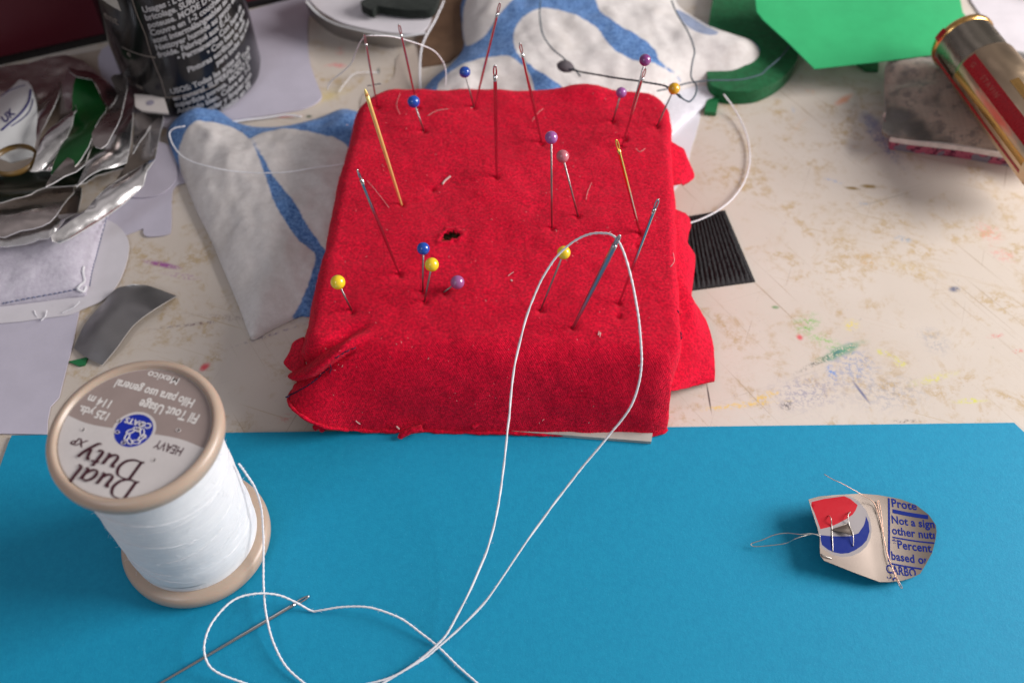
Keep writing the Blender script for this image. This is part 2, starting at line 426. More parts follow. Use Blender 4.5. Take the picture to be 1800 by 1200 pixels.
t.bump(g1, .030, 1.0); t.bump(t.noise(2.2, 4, .65), .05, .5)
M_red = t.done(c, .9, spec=.12, Sheen_Weight=.18, Sheen_Roughness=.5, Sheen_Tint=(1, .35, .35))
t = NT('red fibre'); M_fib = t.done(t.mix(t.ramp(t.noise(3, 2), .3, .7), (.56, .001, .018), (.95, .012, .05)), .8, spec=.15)

XL, XR, YF, YB = -4.76, 4.38, 12.42, 22.75
def rrect(t_, x0, x1, y0, y1, r):
    """point and outward normal of a rounded rectangle, t_ in 0..1; radii per corner fl, fr, br, bl"""
    segs = []
    fl, fr, br, bl = r
    segs = [('l', (x0+fl, y0), (x1-fr, y0)), ('a', (x1-fr, y0+fr), fr, -90), ('l', (x1, y0+fr), (x1, y1-br)), ('a', (x1-br, y1-br), br, 0),
            ('l', (x1-br, y1), (x0+bl, y1)), ('a', (x0+bl, y1-bl), bl, 90), ('l', (x0, y1-bl), (x0, y0+fl)), ('a', (x0+fl, y0+fl), fl, 180)]
    return segs
def outline_pts(x0, x1, y0, y1, r, N=420, like=None):
    segs = rrect(0, x0, x1, y0, y1, r); out = []
    tot = []
    if like is not None: lk = []; [lk.append(math.hypot(s[2][0]-s[1][0], s[2][1]-s[1][1]) if s[0] == 'l' else s[2]*math.pi/2) for s in rrect(0, *like)]
    for s in segs: tot.append(math.hypot(s[2][0]-s[1][0], s[2][1]-s[1][1]) if s[0] == 'l' else s[2]*math.pi/2)
    if like is not None: tot = lk
    for s, L in zip(segs, tot):
        n = max(2, int(round(N*L/sum(tot))))
        for i in range(n):
            q = i/n
            if s[0] == 'l': out.append((s[1][0]+(s[2][0]-s[1][0])*q, s[1][1]+(s[2][1]-s[1][1])*q))
            else:
                a = math.radians(s[3]+90*q); out.append((s[1][0]+s[2]*math.cos(a), s[1][1]+s[2]*math.sin(a)))
    return out
loop = outline_pts(XL, XR, YF, YB, (.95, .90, 1.1, 1.3), 640)
NL = len(loop); L2 = np.array(loop)
T2 = np.array(outline_pts(XL, XR, YF+.62, YB, (.80, .80, 1.2, 1.35), 640, (XL, XR, YF, YB, (.95, .90, 1.1, 1.3))))
L2 = np.c_[L2[:, 0]+.06*(L2[:, 1]-17.5), L2[:, 1]-.02*L2[:, 0]]; T2 = np.c_[T2[:, 0]+.06*(T2[:, 1]-17.5), T2[:, 1]-.02*T2[:, 0]]
tn_ = np.roll(T2, -1, 0)-np.roll(T2, 1, 0); TNR = np.c_[tn_[:, 1], -tn_[:, 0]]; TNR /= np.linalg.norm(TNR, axis=1, keepdims=True)
nxt = np.roll(L2, -1, 0)-np.roll(L2, 1, 0); NRM = np.c_[nxt[:, 1], -nxt[:, 0]]; NRM /= np.linalg.norm(NRM, axis=1, keepdims=True)
cen = np.array([(XL+XR)/2, (YF+YB)/2])
# fold at the front left corner
FA = np.array(at(640, 602, 2.0)); FB = np.array(at(500, 676, .75))
PROF = []
RS = .52
for i in range(130): PROF.append(('top', i/130.))
for i in range(64): PROF.append(('bez', i/63.))
grid = np.zeros((len(PROF), NL, 3))
for i, (k, q) in enumerate(PROF):
    for j in range(NL):
        o2 = L2[j]; nm = NRM[j]
        rs = RS*(1+.30*max(0., -nm[1])**2)
        o3 = T2[j]; ins = o3-TNR[j]*rs
        if k == 'top': p = cen+(ins-cen)*q; z = TOPZ
        else:
            bot = o2+nm*(.06 if nm[0] < .5 else -.46)
            P0 = np.array([ins[0], ins[1], TOPZ]); C = np.array([o3[0], o3[1], TOPZ]); B = np.array([bot[0], bot[1], .10])
            P1 = P0+(C-P0)*.80; P2 = C+(B-C)*.30; q2 = q**.9
            pz = P0*(1-q2)**3+3*P1*q2*(1-q2)**2+3*P2*q2*q2*(1-q2)+B*q2**3
            p = pz[:2]; z = pz[2]
        grid[i, j] = (p[0], p[1], z)
def body_disp(P, n3):
    x, y, z = P
    d = 0.055*noise.fractal(Vector((x*.45, y*.45, z*.5)), .7, 2, 3)+.018*noise.fractal(Vector((x*1.6, y*1.6, z*1.6)), .7, 2, 3)
    # gentle puffiness of the top
    return d
G = grid
du = np.gradient(G, axis=0); dvv = (np.roll(G, -1, 1)-np.roll(G, 1, 1)); NN = np.cross(dvv, du)
NN /= (np.linalg.norm(NN, axis=2, keepdims=True)+1e-9)
NN[0, :] = (0, 0, 1)
if NN[60, 10, 2] < 0: NN = -NN; NN[0, :] = (0, 0, 1)
FOLD = [((480, 708), (502, 699)), ((502, 699), (580, 646)), ((580, 646), (628, 611)), ((628, 611), (665, 596))]
AB = (FB-FA); LAB = np.linalg.norm(AB); ABn = AB/LAB
out = G.copy()
for i in range(G.shape[0]):
    for j in range(NL):
        P = G[i, j]; n3 = NN[i, j]; d = body_disp(P, n3)
        # ridge + crease of the tuck
        if P[0] < -1.5 and P[1] < 15.6 and P[2] > .2:
            q_ = proj(P); best = None
            for (ax_, ay_), (bx_, by_) in FOLD:
                L_ = (bx_-ax_)**2+(by_-ay_)**2; tt = max(0, min(1, ((q_[0]-ax_)*(bx_-ax_)+(q_[1]-ay_)*(by_-ay_))/L_))
                ex, ey = q_[0]-ax_-tt*(bx_-ax_), q_[1]-ay_-tt*(by_-ay_); dd = math.hypot(ex, ey)
                if best is None or dd < best[0]: best = (dd, math.copysign(dd, -(ex*.45+ey)), ax_+tt*(bx_-ax_))
            u_ = best[1]; W = max(0., min(1., (655-q_[0])/50.)) if u_ > -60 else 0
            d += W*(.19*math.exp(-((u_-13)/8.)**2)-.20*math.exp(-((u_-33)/9.)**2)-.10*math.exp(-(u_/3.5)**2))
        # flare of the hem at the front left corner
        cx, cy = XL-.05, YF+.35
        q = math.exp(-(((P[0]-cx)/.95)**2+((P[1]-cy)/.8)**2))
        fl = q*max(0, 1-P[2]/1.7)
        np3 = np.array([n3[0], n3[1], 0.0])
        bl_ = math.exp(-(((P[0]-2.1)/.75)**2+((P[1]-22.5)/.5)**2)); d += .22*bl_
        out[i, j] = P+n3*d+np3*fl*.40+np.array([0, 0, .85*q**1.3*max(0, 1-P[2]/1.5)])
        # small pits around some pin feet come with the fabric bump
G = out
Vb = []; Fb = []
holec = np.array(at(792, 415, TOPZ))
for i in range(G.shape[0]):
    for j in range(NL): Vb.append(G[i, j])
for i in range(G.shape[0]-1):
    for j in range(NL):
        q = (i*NL+j, i*NL+(j+1) % NL, (i+1)*NL+(j+1) % NL, (i+1)*NL+j)
        if i == 0: q = (q[3], q[2], 0) if False else q
        m = (G[i, j]+G[i+1, j])/2
        Fb.append(q)
Vb = np.array(Vb)
# carve a local fine patch for the worn hole: pull the ring of the hole down into the filling
PINFEET = [(833, 188), (745, 230), (743, 512), (746, 530), (781, 513), (618, 545), (970, 400), (1016, 380), (1077, 213), (1098, 244), (1155, 222), (950, 545), (663, 188), (734, 190), (873, 312), (952, 250), (1093, 257), (706, 360), (1125, 410), (702, 482), (1088, 533), (1007, 576), (1087, 555), (760, 330), (1120, 430)]
for q_ in PINFEET:
    c_ = at(q_[0], q_[1], TOPZ); r_ = np.hypot(Vb[:, 0]-c_.x, Vb[:, 1]-c_.y)
    Vb[:, 2] += np.where(Vb[:, 2] > 1.2, -.085*np.exp(-(r_/.075)**2)-.03*np.exp(-(r_/.22)**2), 0)
dx = Vb[:, 0]-holec[0]; dy = Vb[:, 1]-holec[1]; rr = np.hypot(dx, dy); aa = np.arctan2(dy, dx)
rh = .185*(1+.22*np.sin(2*aa+.6)+.14*np.sin(3*aa+2.2)+.1*np.sin(7*aa))
ontop = Vb[:, 2] > 1.5
Vb[:, 2] += np.where(ontop & (rr < rh*2.2), .045*np.exp(-((rr-rh*1.35)/.07)**2), 0)
fc = Vb[np.array([f for f in Fb])].mean(1)
fr = np.hypot(fc[:, 0]-holec[0], fc[:, 1]-holec[1]); fa = np.arctan2(fc[:, 1]-holec[1], fc[:, 0]-holec[0])
frh = .185*(1+.22*np.sin(2*fa+.6)+.14*np.sin(3*fa+2.2)+.1*np.sin(7*fa))
keep = ~((fr < frh) & (fc[:, 2] > 1.5))
Fb = [f for f, k in zip(Fb, keep) if k]
cush = thing('pincushion', 'square red jersey covered pincushion stuck full of pins and needles', 'pincushion', (-.2, 17.4, 0))
body = mesh('fabric_cover', Vb, Fb, M_red, cush)
bvh = BVHTree.FromPolygons([Vector(v) for v in Vb], Fb)
def hit(px, py):
    o = Vector((0, 0, CAM_H)); d = (at(px, py, 0)-o).normalized()
    l, n, i, dd = bvh.ray_cast(o, d)
    if l is None: return at(px, py, TOPZ), Vector((0, 0, 1))
    if n.dot(d) > 0: n = -n
    return l, n
# dark filling seen through the hole
t = NT('cork filling'); M_fill = t.done(t.mix(t.ramp(t.noise(12, 4, .8), .35, .65), (.012, .008, .006), (.16, .09, .045)), .95, spec=.1)
V = []; F = []
for i in range(7):
    for k in range(20):
        a = 2*math.pi*k/20; r = .30*i/6
        V.append((holec[0]+r*math.cos(a), holec[1]+r*math.sin(a), TOPZ-.17+.03*math.sin(5*a+i)))
for i in range(6):
    for k in range(20): F.append((i*20+k, (i+1)*20+k, (i+1)*20+(k+1) % 20, i*20+(k+1) % 20))
mesh('filling', V, F, M_fill, cush)
# ragged rim threads round the hole
parts = []
for k in range(60):
    a = random.uniform(0, 6.283); r0 = .185*(1+.22*math.sin(2*a+.6)+.14*math.sin(3*a+2.2)+.1*math.sin(7*a))
    p0 = Vector((holec[0]+math.cos(a)*(r0+.03), holec[1]+math.sin(a)*(r0+.03), TOPZ+.02)); b = a+random.uniform(-.9, .9)
    L = random.uniform(.03, .09)
    p1 = p0-Vector((math.cos(b), math.sin(b), -.2))*L*.6; p2 = p0-Vector((math.cos(b), math.sin(b), .4))*L
    parts.append(tube([p0, p1, p2], .006, 4))
V, F = join(parts); o = mesh('frayed_rim', V, F, M_fib, cush)

# base board under the cloth
M_board = paper('grey board', (.42, .40, .36), rough=.8)
bb = [at(560, 757, .0), at(1146, 777, .0), at(1160, 745, .0), Vector((4.1, 21.8, 0)), Vector((-4.5, 21.8, 0)), Vector((-4.6, 13.2, 0))]
bb = [Vector((-4.2, 12.75, 0)), Vector((3.28, 12.08, 0)), Vector((3.45, 12.9, 0)), Vector((4.1, 21.8, 0)), Vector((-4.5, 21.8, 0)), Vector((-4.6, 13.2, 0))]
sheet('base_board', bb, M_board, cush, z0=.092, thick=.10, cell=1.0)

# loose hems and flaps of the same cloth
def flap(rows, seed=1.0, name='cloth_flap'):
    R = []
    for r in rows:
        R.append([Vector(p)+Vector((random.uniform(-.02, .02), random.uniform(-.02, .02), random.uniform(-.03, .03))) for p in r])
    V, F, mi = shell(R, .045, (8, 8))
    V = np.array([Vector(v)+Vector((.012, .012, .03))*noise.fractal(Vector(v)*2.2+Vector((seed,)*3), .6, 2, 3) for v in V])
    return mesh(name, V, F, M_red, cush)
A = lambda x, y, z: at(x, y, z)
flap([[A(1150, 465, 1.2), A(1160, 510, 1.1), A(1160, 570, .9), A(1150, 630, .8), A(1140, 690, .8)],
      [A(1196, 490, 1.1), A(1212, 530, .95), A(1214, 590, .6), A(1204, 650, .5), A(1186, 686, .5)],
      [A(1203, 505, .8), A(1224, 543, .6), A(1236, 592, .35), A(1232, 650, .25), A(1216, 678, .25)],
      [A(1207, 515, .5), A(1234, 556, .3), A(1250, 600, .12), A(1255, 650, .12), A(1256, 670, .14)]])
flap([[A(1150, 355, 1.4), A(1150, 420, 1.4), A(1150, 480, 1.3), A(1150, 560, 1.1)],
      [A(1190, 368, 1.1), A(1192, 422, 1.2), A(1198, 470, 1.0), A(1196, 552, .9)],
      [A(1209, 380, .8), A(1204, 418, .95), A(1218, 458, .7), A(1206, 550, .6)],
      [A(1214, 396, .5), A(1207, 425, .7), A(1220, 462, .4), A(1210, 540, .35)]], 2.0)
flap([[A(1155, 245, 1.5), A(1160, 285, 1.4), A(1160, 325, 1.3)],
      [A(1198, 262, 1.2), A(1202, 295, 1.1), A(1198, 326, 1.1)],
      [A(1206, 282, .9), A(1220, 312, .8), A(1200, 326, .8)]], 3.0)
flap([[A(535, 590, 1.1), A(535, 625, .9), A(540, 655, .8)],
      [A(515, 602, .8), A(515, 628, .6), A(522, 650, .6)],
      [A(511, 618, .5), A(500, 640, .35), A(519, 655, .4)]], 4.0)
# ragged hem roll along the bottom of the front and right side
last = [Vector(v) for v in Vb.reshape(-1, 3)[(len(PROF)-1)*NL:]]
P = [p for p in last if p.y < 13.4]
P.sort(key=lambda p: math.atan2(p.y-14.5, p.x+.3))
P = [p+Vector((0, 0, .03)) for p in P]
rad = [.040+.024*noise.fractal(Vector((p.x*4, p.y*4, 0)), .7, 2, 3) for p in P]
V, F = tube([p+Vector((0, 0, .03*noise.noise(p*4))) for p in P], rad, 8)
mesh('frayed_hem', V, F, M_red, cush)
# a rag tail and folded tab on the hem
V1 = tube(catmull([at(742, 752, .35), at(722, 757, .3), at(706, 765, .2), at(704, 768, .15)], 6), [.09]*6+[.08]*6+[.07]*7, 7)
V2 = tube(catmull([at(830, 750, .3), at(850, 743, .34), at(872, 748, .3)], 6), [.06]*13, 7)
V3 = tube(catmull([at(553, 752, .25), at(562, 748, .32), at(568, 756, .2)], 6), [.08]*13, 7)
V, F = join([V1, V2, V3]); mesh('hem_tails', V, F, M_red, cush)
# stitching
M_navy = paper('navy thread', (.008, .010, .045), rough=.8)
parts = []
def stitch_run(P, step=.11, r=.015, lift=.012, skip=.25):
    parts = []
    for a, b in zip(P[:-1], P[1:]):
        h0, n0 = hit(*a); h1, n1 = hit(*b)
        L = (h1-h0).length; k = max(1, int(L/step))
        for i in range(k):
            if random.random() < skip: continue
            s0 = i/k; s1 = (i+.75)/k
            q0 = hit(a[0]+(b[0]-a[0])*s0+random.uniform(-1.5, 1.5), a[1]+(b[1]-a[1])*s0+random.uniform(-1.5, 1.5))
            q1 = hit(a[0]+(b[0]-a[0])*s1, a[1]+(b[1]-a[1])*s1)
            m = (q0[0]+q1[0])/2+q0[1]*lift*2
            parts.append(tube([q0[0]+q0[1]*.001, m, q1[0]+q1[1]*.001], r, 5))
    V, F = join(parts); mesh('stitch_line', V, F, M_navy, cush)
stitch_run([(502, 699), (520, 690), (540, 678), (560, 664), (580, 646)], skip=.05)
stitch_run([(590, 628), (606, 618), (628, 609)], skip=.1)
stitch_run([(579, 640), (582, 648), (579, 660)], skip=.0, r=.012)
stitch_run([(647, 152), (672, 148)], skip=.1)
stitch_run([(1196, 585), (1197, 598)], skip=0); stitch_run([(1190, 545), (1193, 552)], skip=0)
# fibres of the nap, a fine fuzz nobody could count
cdf = None
tri = np.array(Fb); a_ = Vb[tri[:, 0]]; b_ = Vb[tri[:, 1]]; c_ = Vb[tri[:, 2]]; d_ = Vb[tri[:, 3]]
fn = np.cross(c_-a_, d_-b_); ar = np.linalg.norm(fn, axis=1); fn = fn/(ar[:, None]+1e-12)
if fn[np.argmax(Vb[tri[:, 0], 2]), 2] < 0: fn = -fn
w = ar/ar.sum()
# density modulated so the nap is patchy
fcen = (a_+b_+c_+d_)/4
mod = np.array([max(.15, .6+1.1*noise.noise(Vector(p)*.9)) for p in fcen]); w = w*mod; w /= w.sum()
NF = 52000
idx = rng.choice(len(tri), NF, p=w)
u1 = rng.random(NF); u2 = rng.random(NF)
pb = (a_[idx]*(1-u1)[:, None]+b_[idx]*u1[:, None])*(1-u2)[:, None]+(d_[idx]*(1-u1)[:, None]+c_[idx]*u1[:, None])*u2[:, None]
nb = fn[idx]
tng = rng.normal(size=(NF, 3)); tng -= nb*(tng*nb).sum(1)[:, None]; tng /= np.linalg.norm(tng, axis=1)[:, None]
Lf = rng.uniform(.03, .09, NF)*(1+(rng.random(NF) < .05)*1.6)
lean = rng.uniform(.1, .65, NF)
p1 = pb+(tng*(1-lean*.5)[:, None]+nb*lean[:, None])*(Lf*.55)[:, None]
t2 = np.cross(nb, tng)*rng.normal(0, .5, NF)[:, None]+tng
p2 = p1+(t2*.6+nb*(lean*.35)[:, None])*(Lf*.5)[:, None]
sd = np.cross(nb, tng)*.0026
V = np.empty((NF, 5, 3)); V[:, 0] = pb-sd; V[:, 1] = pb+sd; V[:, 2] = p1+sd*.8; V[:, 3] = p1-sd*.8; V[:, 4] = p2
V = V.reshape(-1, 3); F = []
for i in range(NF):
    o = 5*i; F += [(o, o+1, o+2, o+3), (o+3, o+2, o+4)]
fz = mesh('nap_fuzz', V, F, M_fib, cush); fz['kind'] = 'stuff'
# pale lint
M_lint = paper('pale lint', (.62, .42, .40), rough=.9)
parts = []
for k in range(150):
    px = random.uniform(560, 1180); py = random.uniform(165, 745)
    h, n = hit(px, py)
    if h.z < .2: continue
    a = random.uniform(0, 6.28); L = random.choice([.006, .008, .012, .012, .02, .035]); 
    d = Vector((math.cos(a), math.sin(a), 0)); d2 = Vector((math.cos(a+1), math.sin(a+1), .3))
    parts.append(tube([h+n*.02, h+n*.03+d*L, h+n*.03+d*L+d2*L*.8], random.uniform(.003, .006), 4))
for path, r in [([(778, 325), (783, 318), (792, 311)], .028), ([(645, 318), (660, 335), (684, 366)], .005), ([(752, 205), (775, 194), (830, 190)], .006), ([(704, 165), (697, 185), (703, 202)], .005),
                ([(697, 748), (700, 751), (702, 753)], .02), ([(625, 738), (630, 742), (633, 744)], .012), ([(935, 215), (945, 200), (955, 192)], .005), ([(1030, 352), (1033, 338), (1040, 322)], .005), ([(1178, 470), (1184, 460), (1182, 445)], .006),
                ([(1053, 583), (1051, 590), (1056, 585), (1054, 593)], .008), ([(898, 493), (899, 494), (900, 495)], .022), ([(893, 486), (898, 482), (903, 479)], .008), ([(1117, 262), (1125, 268), (1134, 262)], .006)]:
    Pq = []
    for q in path:
        h, n = hit(*q); Pq.append(h+n*.022)
    parts.append(tube(catmull(Pq, 4), r, 5))
V, F = join(parts); o = mesh('pale_lint', V, F, M_lint, cush); o['kind'] = 'stuff'

# ================================================================== PINS
def glass(name, c):
    t = NT(name); n = t.noise(5, 2, .5)
    return t.done(t.mix(n, tuple(x*.85 for x in c), c), .16, spec=.6, Coat_Weight=.5, Coat_Roughness=.08)
HEADM = {'blue': glass('blue glass', (.005, .07, .42)), 'yellow': glass('yellow glass', (.95, .66, .02)), 'mauve': glass('mauve glass', (.36, .11, .30)),
         'purple': glass('purple glass', (.24, .05, .22)), 'violet': glass('violet glass', (.34, .10, .34)), 'pink': glass('pink glass', (.56, .16, .20)), 'amber': glass('amber glass', (.72, .38, .01))}
M_steel = NT('pin steel').done((.30, .27, .27), .30, 1.0)
def vertical_head(F, px, py, zmin, zmax):
    best = None
    z = zmin
    while z < zmax:
        P = at(px, py, z); d = math.hypot(P.x-F.x, P.y-F.y)
        if best is None or d < best[0]: best = (d, P)
        z += .04
    return best[1]
def pin(hp, fp, colour, label, diam=24, z=None):
    Ft, n = hit(*fp)
    Hd = at(*hp, z) if z else vertical_head(Ft, *hp, Ft.z+.25, Ft.z+4)
    dep = Hd.y*SP+(CAM_H-Hd.z)*CP; R = diam/2*dep/1750
    o = thing('ball_head_pin', label, 'pin', Ft, 'glass headed pins stuck in the red cushion')
    d = (Hd-Ft).normalized()
    # head: ball with a small collar underneath
    pr = [(0.0001, -R)]+[(R*math.sin(a), -R*math.cos(a)) for a in np.linspace(.28, math.pi-.02, 22)]
    pr[0] = (.0001, -R*1.02); pr[1] = (R*.30, -R*1.0)
    V, F = lathe(pr, Hd, 32, d)
    mesh('head', V, F, HEADM[colour], o)
    V, F = tube([Ft-d*.35, Ft, Hd-d*R*.9], .0215, 10)
    mesh('shaft', V, F, M_steel, o)
    return o, Hd, R
pin((817, 127), (833, 188), 'blue', 'blue headed pin near the back edge, beside the leaning tall needle', 20)
pin((727, 179), (745, 230), 'blue', 'blue headed pin near the back left, crossed behind by a needle', 22)
pin((744, 437), (743, 512), 'blue', 'blue headed pin just above the yellow one, left of the worn hole', 23)
pin((759, 465), (746, 530), 'yellow', 'yellow headed pin directly in front of a blue one, left of the worn hole', 25)
pin((804, 496), (781, 513), 'mauve', 'mauve headed pin pushed deep and leaning right below the worn hole', 25)
pin((594, 496), (618, 545), 'yellow', 'yellow headed pin alone at the left front edge of the cushion', 26)
pin((969, 242), (970, 400), 'violet', 'violet headed pin standing tallest, left of the pink one', 23)
pin((989, 275), (1016, 380), 'pink', 'pink headed pin in the middle, just right of the tall violet one', 23)
pin((1092, 163), (1077, 213), 'violet', 'short violet headed pin near the back right corner', 19)
pin((1134, 106), (1098, 244), 'purple', 'dark purple headed pin crossing a needle at the back right', 21)
pin((1185, 156), (1155, 222), 'amber', 'yellow headed pin in the back right corner with dark thread round it', 21)
pin((991, 444), (950, 545), 'yellow', 'yellow headed pin at the front touched by the white thread loop', 24)

# ================================================================== NEEDLES
M_ndl = metal('needle steel', (.60, .58, .58), .13, wave=0)
M_gold = NT('needle gold').done((.95, .74, .26), .38, .55)
M_ndl_refl = NT('needle steel reflecting blue').done((.42, .43, .45), .32, 1.0)  # faint blue of the reflection kept in a near-neutral steel
t = NT('steel with gilt eye'); g = t.n.new('ShaderNodeSeparateXYZ'); t.l.new(t.P, g.inputs[0])
M_gilt = t.done(t.mix(t.ramp(g.outputs[2], 3.2, 3.9), (.52, .44, .40), (.85, .56, .14)), .16, 1.0)
def needle(ep, fp, mat, label, r=.036, foot_r=None, eye_face=0.0, eye=True, z=None, foot=None, group='sewing needles stuck in the red cushion', tip=.5):
    if foot is None: Ft, n = hit(*fp)
    else: Ft = foot
    Hd = at(*ep, z) if z is not None else vertical_head(Ft, *ep, Ft.z+.4, Ft.z+5)
    o = thing('sewing_needle', label, 'needle', Ft, group)
    d = (Hd-Ft).normalized(); L = (Hd-Ft).length
    fr = foot_r if foot_r else r*.62
    EL = .30 if eye else .0
    pts = [Ft-d*tip, Ft-d*tip*.4, Ft, Ft+d*L*.35, Ft+d*L*.7, Hd-d*EL]
    rad = [.003, fr*.5, fr, r*.88, r, r]
    P = []; R = []
    for a, b, ra, rb in zip(pts[:-1], pts[1:], rad[:-1], rad[1:]):
        for k in range(5): P.append(a+(b-a)*k/5); R.append(ra+(rb-ra)*k/5)
    P.append(pts[-1]); R.append(r)
    V, F = tube(P, R, 12); mesh('shank', V, F, mat, o)
    if eye:
        # eye: two flattened cheeks meeting in a rounded crown
        view = (Vector((0, 0, CAM_H))-Hd).normalized(); s = d.cross(view).normalized(); s = (Matrix.Rotation(eye_face, 3, d) @ s)
        c0 = Hd-d*EL; w = r*.74; pts = []
        for k in range(33):
            a = -math.pi/2+2*math.pi*k/32
            pts.append(c0+d*(EL*.48+EL*.50*math.sin(a))+s*w*math.cos(a)*(1.0 if math.sin(a) < .6 else .95))
        V, F = tube(pts[:-1]+[pts[0]], r*.44, 8, cap=False); mesh('eye', V, F, mat, o)
    else:
        V, F = tube([Hd, Hd+d*.10, Hd+d*.16, Hd+d*.20], [r, r*.8, r*.45, .004], 12); mesh('point', V, F, mat, o)
    return o, Hd, Ft, d
A1 = needle((640, 60), (663, 188), M_ndl, 'needle at the back left corner threaded with white cotton', .030)
needle((701, 43), (734, 190), M_ndl, 'needle passing behind the blue pin head at the back left', .034)
needle((879, 5), (834, 190), M_ndl, 'tallest needle leaning right at the back edge beside a blue pin', .036)
needle((870, 115), (873, 312), M_ndl, 'upright needle in the middle with its open eye facing forward', .046, .03)
needle((914, 76), (952, 250), M_ndl, 'needle leaning left at the back, right of the upright one', .040, eye_face=.4)
needle((1135, 120), (1093, 257), M_ndl, 'needle at the back right crossing the dark purple pin', .034)
needle((645, 168), (706, 360), M_gold, 'bright gold needle on the left half of the cushion', .047, .028, eye=False)
needle((1083, 246), (1125, 410), M_gilt, 'needle with a gilt eye on the right side of the cushion', .042, .028, eye_face=.5)
needle((628, 298), (702, 482), M_ndl, 'steel needle leaning left at the left edge of the cushion', .042, .022, eye_face=1.1)
needle((1157, 350), (1088, 533), M_ndl, 'steel needle with long open eye near the front right edge', .038)
K = needle((1089, 414), (1007, 576), M_ndl_refl, 'thick bluish needle at the front carrying the long white thread', .060, .03, eye_face=.9)
ft = at(262, 1212, .145); hd = at(543, 1047, .135)
needle((543, 1047), None, M_ndl, 'dark needle lying on the blue envelope under the thread', .040, foot=ft, z=.135, group=None, tip=1.2)

# ================================================================== THREADS
t = NT('white cotton'); M_cot = t.done(t.mix(t.noise(8, 3), (.70, .70, .74), (.86, .85, .87)), .8, spec=.25, Sheen_Weight=.2)
t = NT('black cotton'); M_blk = t.done(t.mix(t.noise(20, 3), (.006, .008, .016), (.05, .06, .08)), .75, spec=.25)
t = NT('grey blue cotton'); M_gbt = t.done(t.mix(t.noise(12, 3), (.03, .05, .07), (.09, .13, .16)), .75, spec=.25)
def thread_vf(pts, r, fuzz=0, twist=26, lob=.22, n=14):
    P = catmull([at(*p) if not isinstance(p, Vector) else p for p in pts], n)
    # resample evenly
    Q = [P[0]]; acc = 0
    for a, b in zip(P[:-1], P[1:]):
        if (b-Q[-1]).length >= r*1.1: Q.append(b)
    out = []
    for i, p in enumerate(Q):
        out.append(p+Vector((noise.noise(p*1.7), noise.noise(p*1.7+Vector((9, 0, 0))), noise.noise(p*1.7+Vector((0, 9, 0)))))*.012)
    parts = [tube(out, r, 8, True, twist, lob)]
    for k in range(fuzz):
        i = random.randrange(1, len(out)-1); p = out[i]; d = Vector((random.gauss(0, 1), random.gauss(0, 1), random.gauss(0, 1))).normalized()
        e = Vector((random.gauss(0, 1), random.gauss(0, 1), random.gauss(0, 1))).normalized()
        L = random.uniform(.03, .08)
        parts.append(tube([p, p+d*L*.6, p+d*L*.8+e*L*.4], .0022, 3))
    return join(parts)
def thread(pts, r, mat, label, name='sewing_thread', cat='thread', parent=None, group=None, **k):
    V, F = thread_vf(pts, r, **k)
    o = mesh(name, V, F, mat, parent)
    if parent is None: tag(o, label, cat, group)
    return o
kz = K[1].z; ez = kz-.18
thread([(640, 1203, .12), (700, 1184, .2), (765, 1135, .34), (800, 1088, .5), (855, 970, .95), (880, 860, 1.4), (893, 750, 2.0), (905, 640, 2.75), (935, 530, 3.7), (972, 460, 4.35), (1015, 420, 4.8), (1055, 409, 5.05), (1088, 424, ez),
        (1112, 500, 4.9), (1124, 575, 4.25), (1127, 645, 3.5), (1110, 712, 2.75), (1062, 775, 2.1), (1000, 850, 1.5), (930, 945, 1.0), (850, 1060, .5), (768, 1138, .22), (735, 1163, .16), (670, 1202, .13)], .0225, M_cot,
       'long white thread looping up from the blue envelope through the thick needle', fuzz=240)
thread([(842, 1203, .14), (800, 1165, .14), (765, 1132, .15), (740, 1112, .22), (700, 1084, .3), (650, 1067, .32), (600, 1066, .25), (562, 1072, .16), (547, 1073, .13), (520, 1058, .28), (490, 1046, .4), (450, 1043, .5), (410, 1055, .55), (375, 1090, .55), (359, 1130, .5), (364, 1162, .4), (385, 1182, .3), (440, 1203, .15)], .0215, M_cot,
       'white thread curled in a loop over the lying needle', fuzz=90)
thread([(780, 2, .8), (765, 35, .8), (745, 72, .7), (739, 100, .5), (738, 140, .3), (741, 175, .2)], .028, M_cot, 'white thread hanging down behind the back edge of the cushion')
e1 = A1[1]
V1, F1 = thread_vf([(576, 158, .6), (580, 145, .9), (600, 128, 1.4), (617, 112, 2.2), (628, 85, 3.4), (640, 66, A1[1].z-.2), (655, 63, 4.4), (690, 65, 4.2), (725, 74, 3.8), (760, 88, 3.2), (778, 108, 2.7), (784, 130, 2.3), (783, 150, 2.0)], .015)
tag(mesh('sewing_thread', V1, F1, M_cot), 'short white thread arching from the needle eye at the back left corner', 'thread')
thread([(595, 163, .05), (612, 140, .15), (625, 129, .2), (650, 127, .15), (664, 128, .05)], .012, M_cot, 'faint white thread end on the desk behind the cushion')
thread([(950, 2, 1.4), (949, 30, 1.4), (954, 60, 1.3), (970, 85, 1.3), (990, 102, 1.3), (1000, 112, 1.4), (1012, 125, 1.7), (1020, 134, 1.9)], .022, M_gbt, 'grey thread trailing over the blue and white cloth')
Pb = [(1000, 122, 1.75), (1040, 130, 2.3), (1090, 138, 2.75), (1130, 144, 3.0), (1165, 150, 3.1), (1180, 157, 3.35), (1190, 166, 3.3), (1196, 172, 3.1)]
thread(Pb, .025, M_blk, 'taut black thread stretched to the yellow pin in the back corner', lob=.25, fuzz=60)
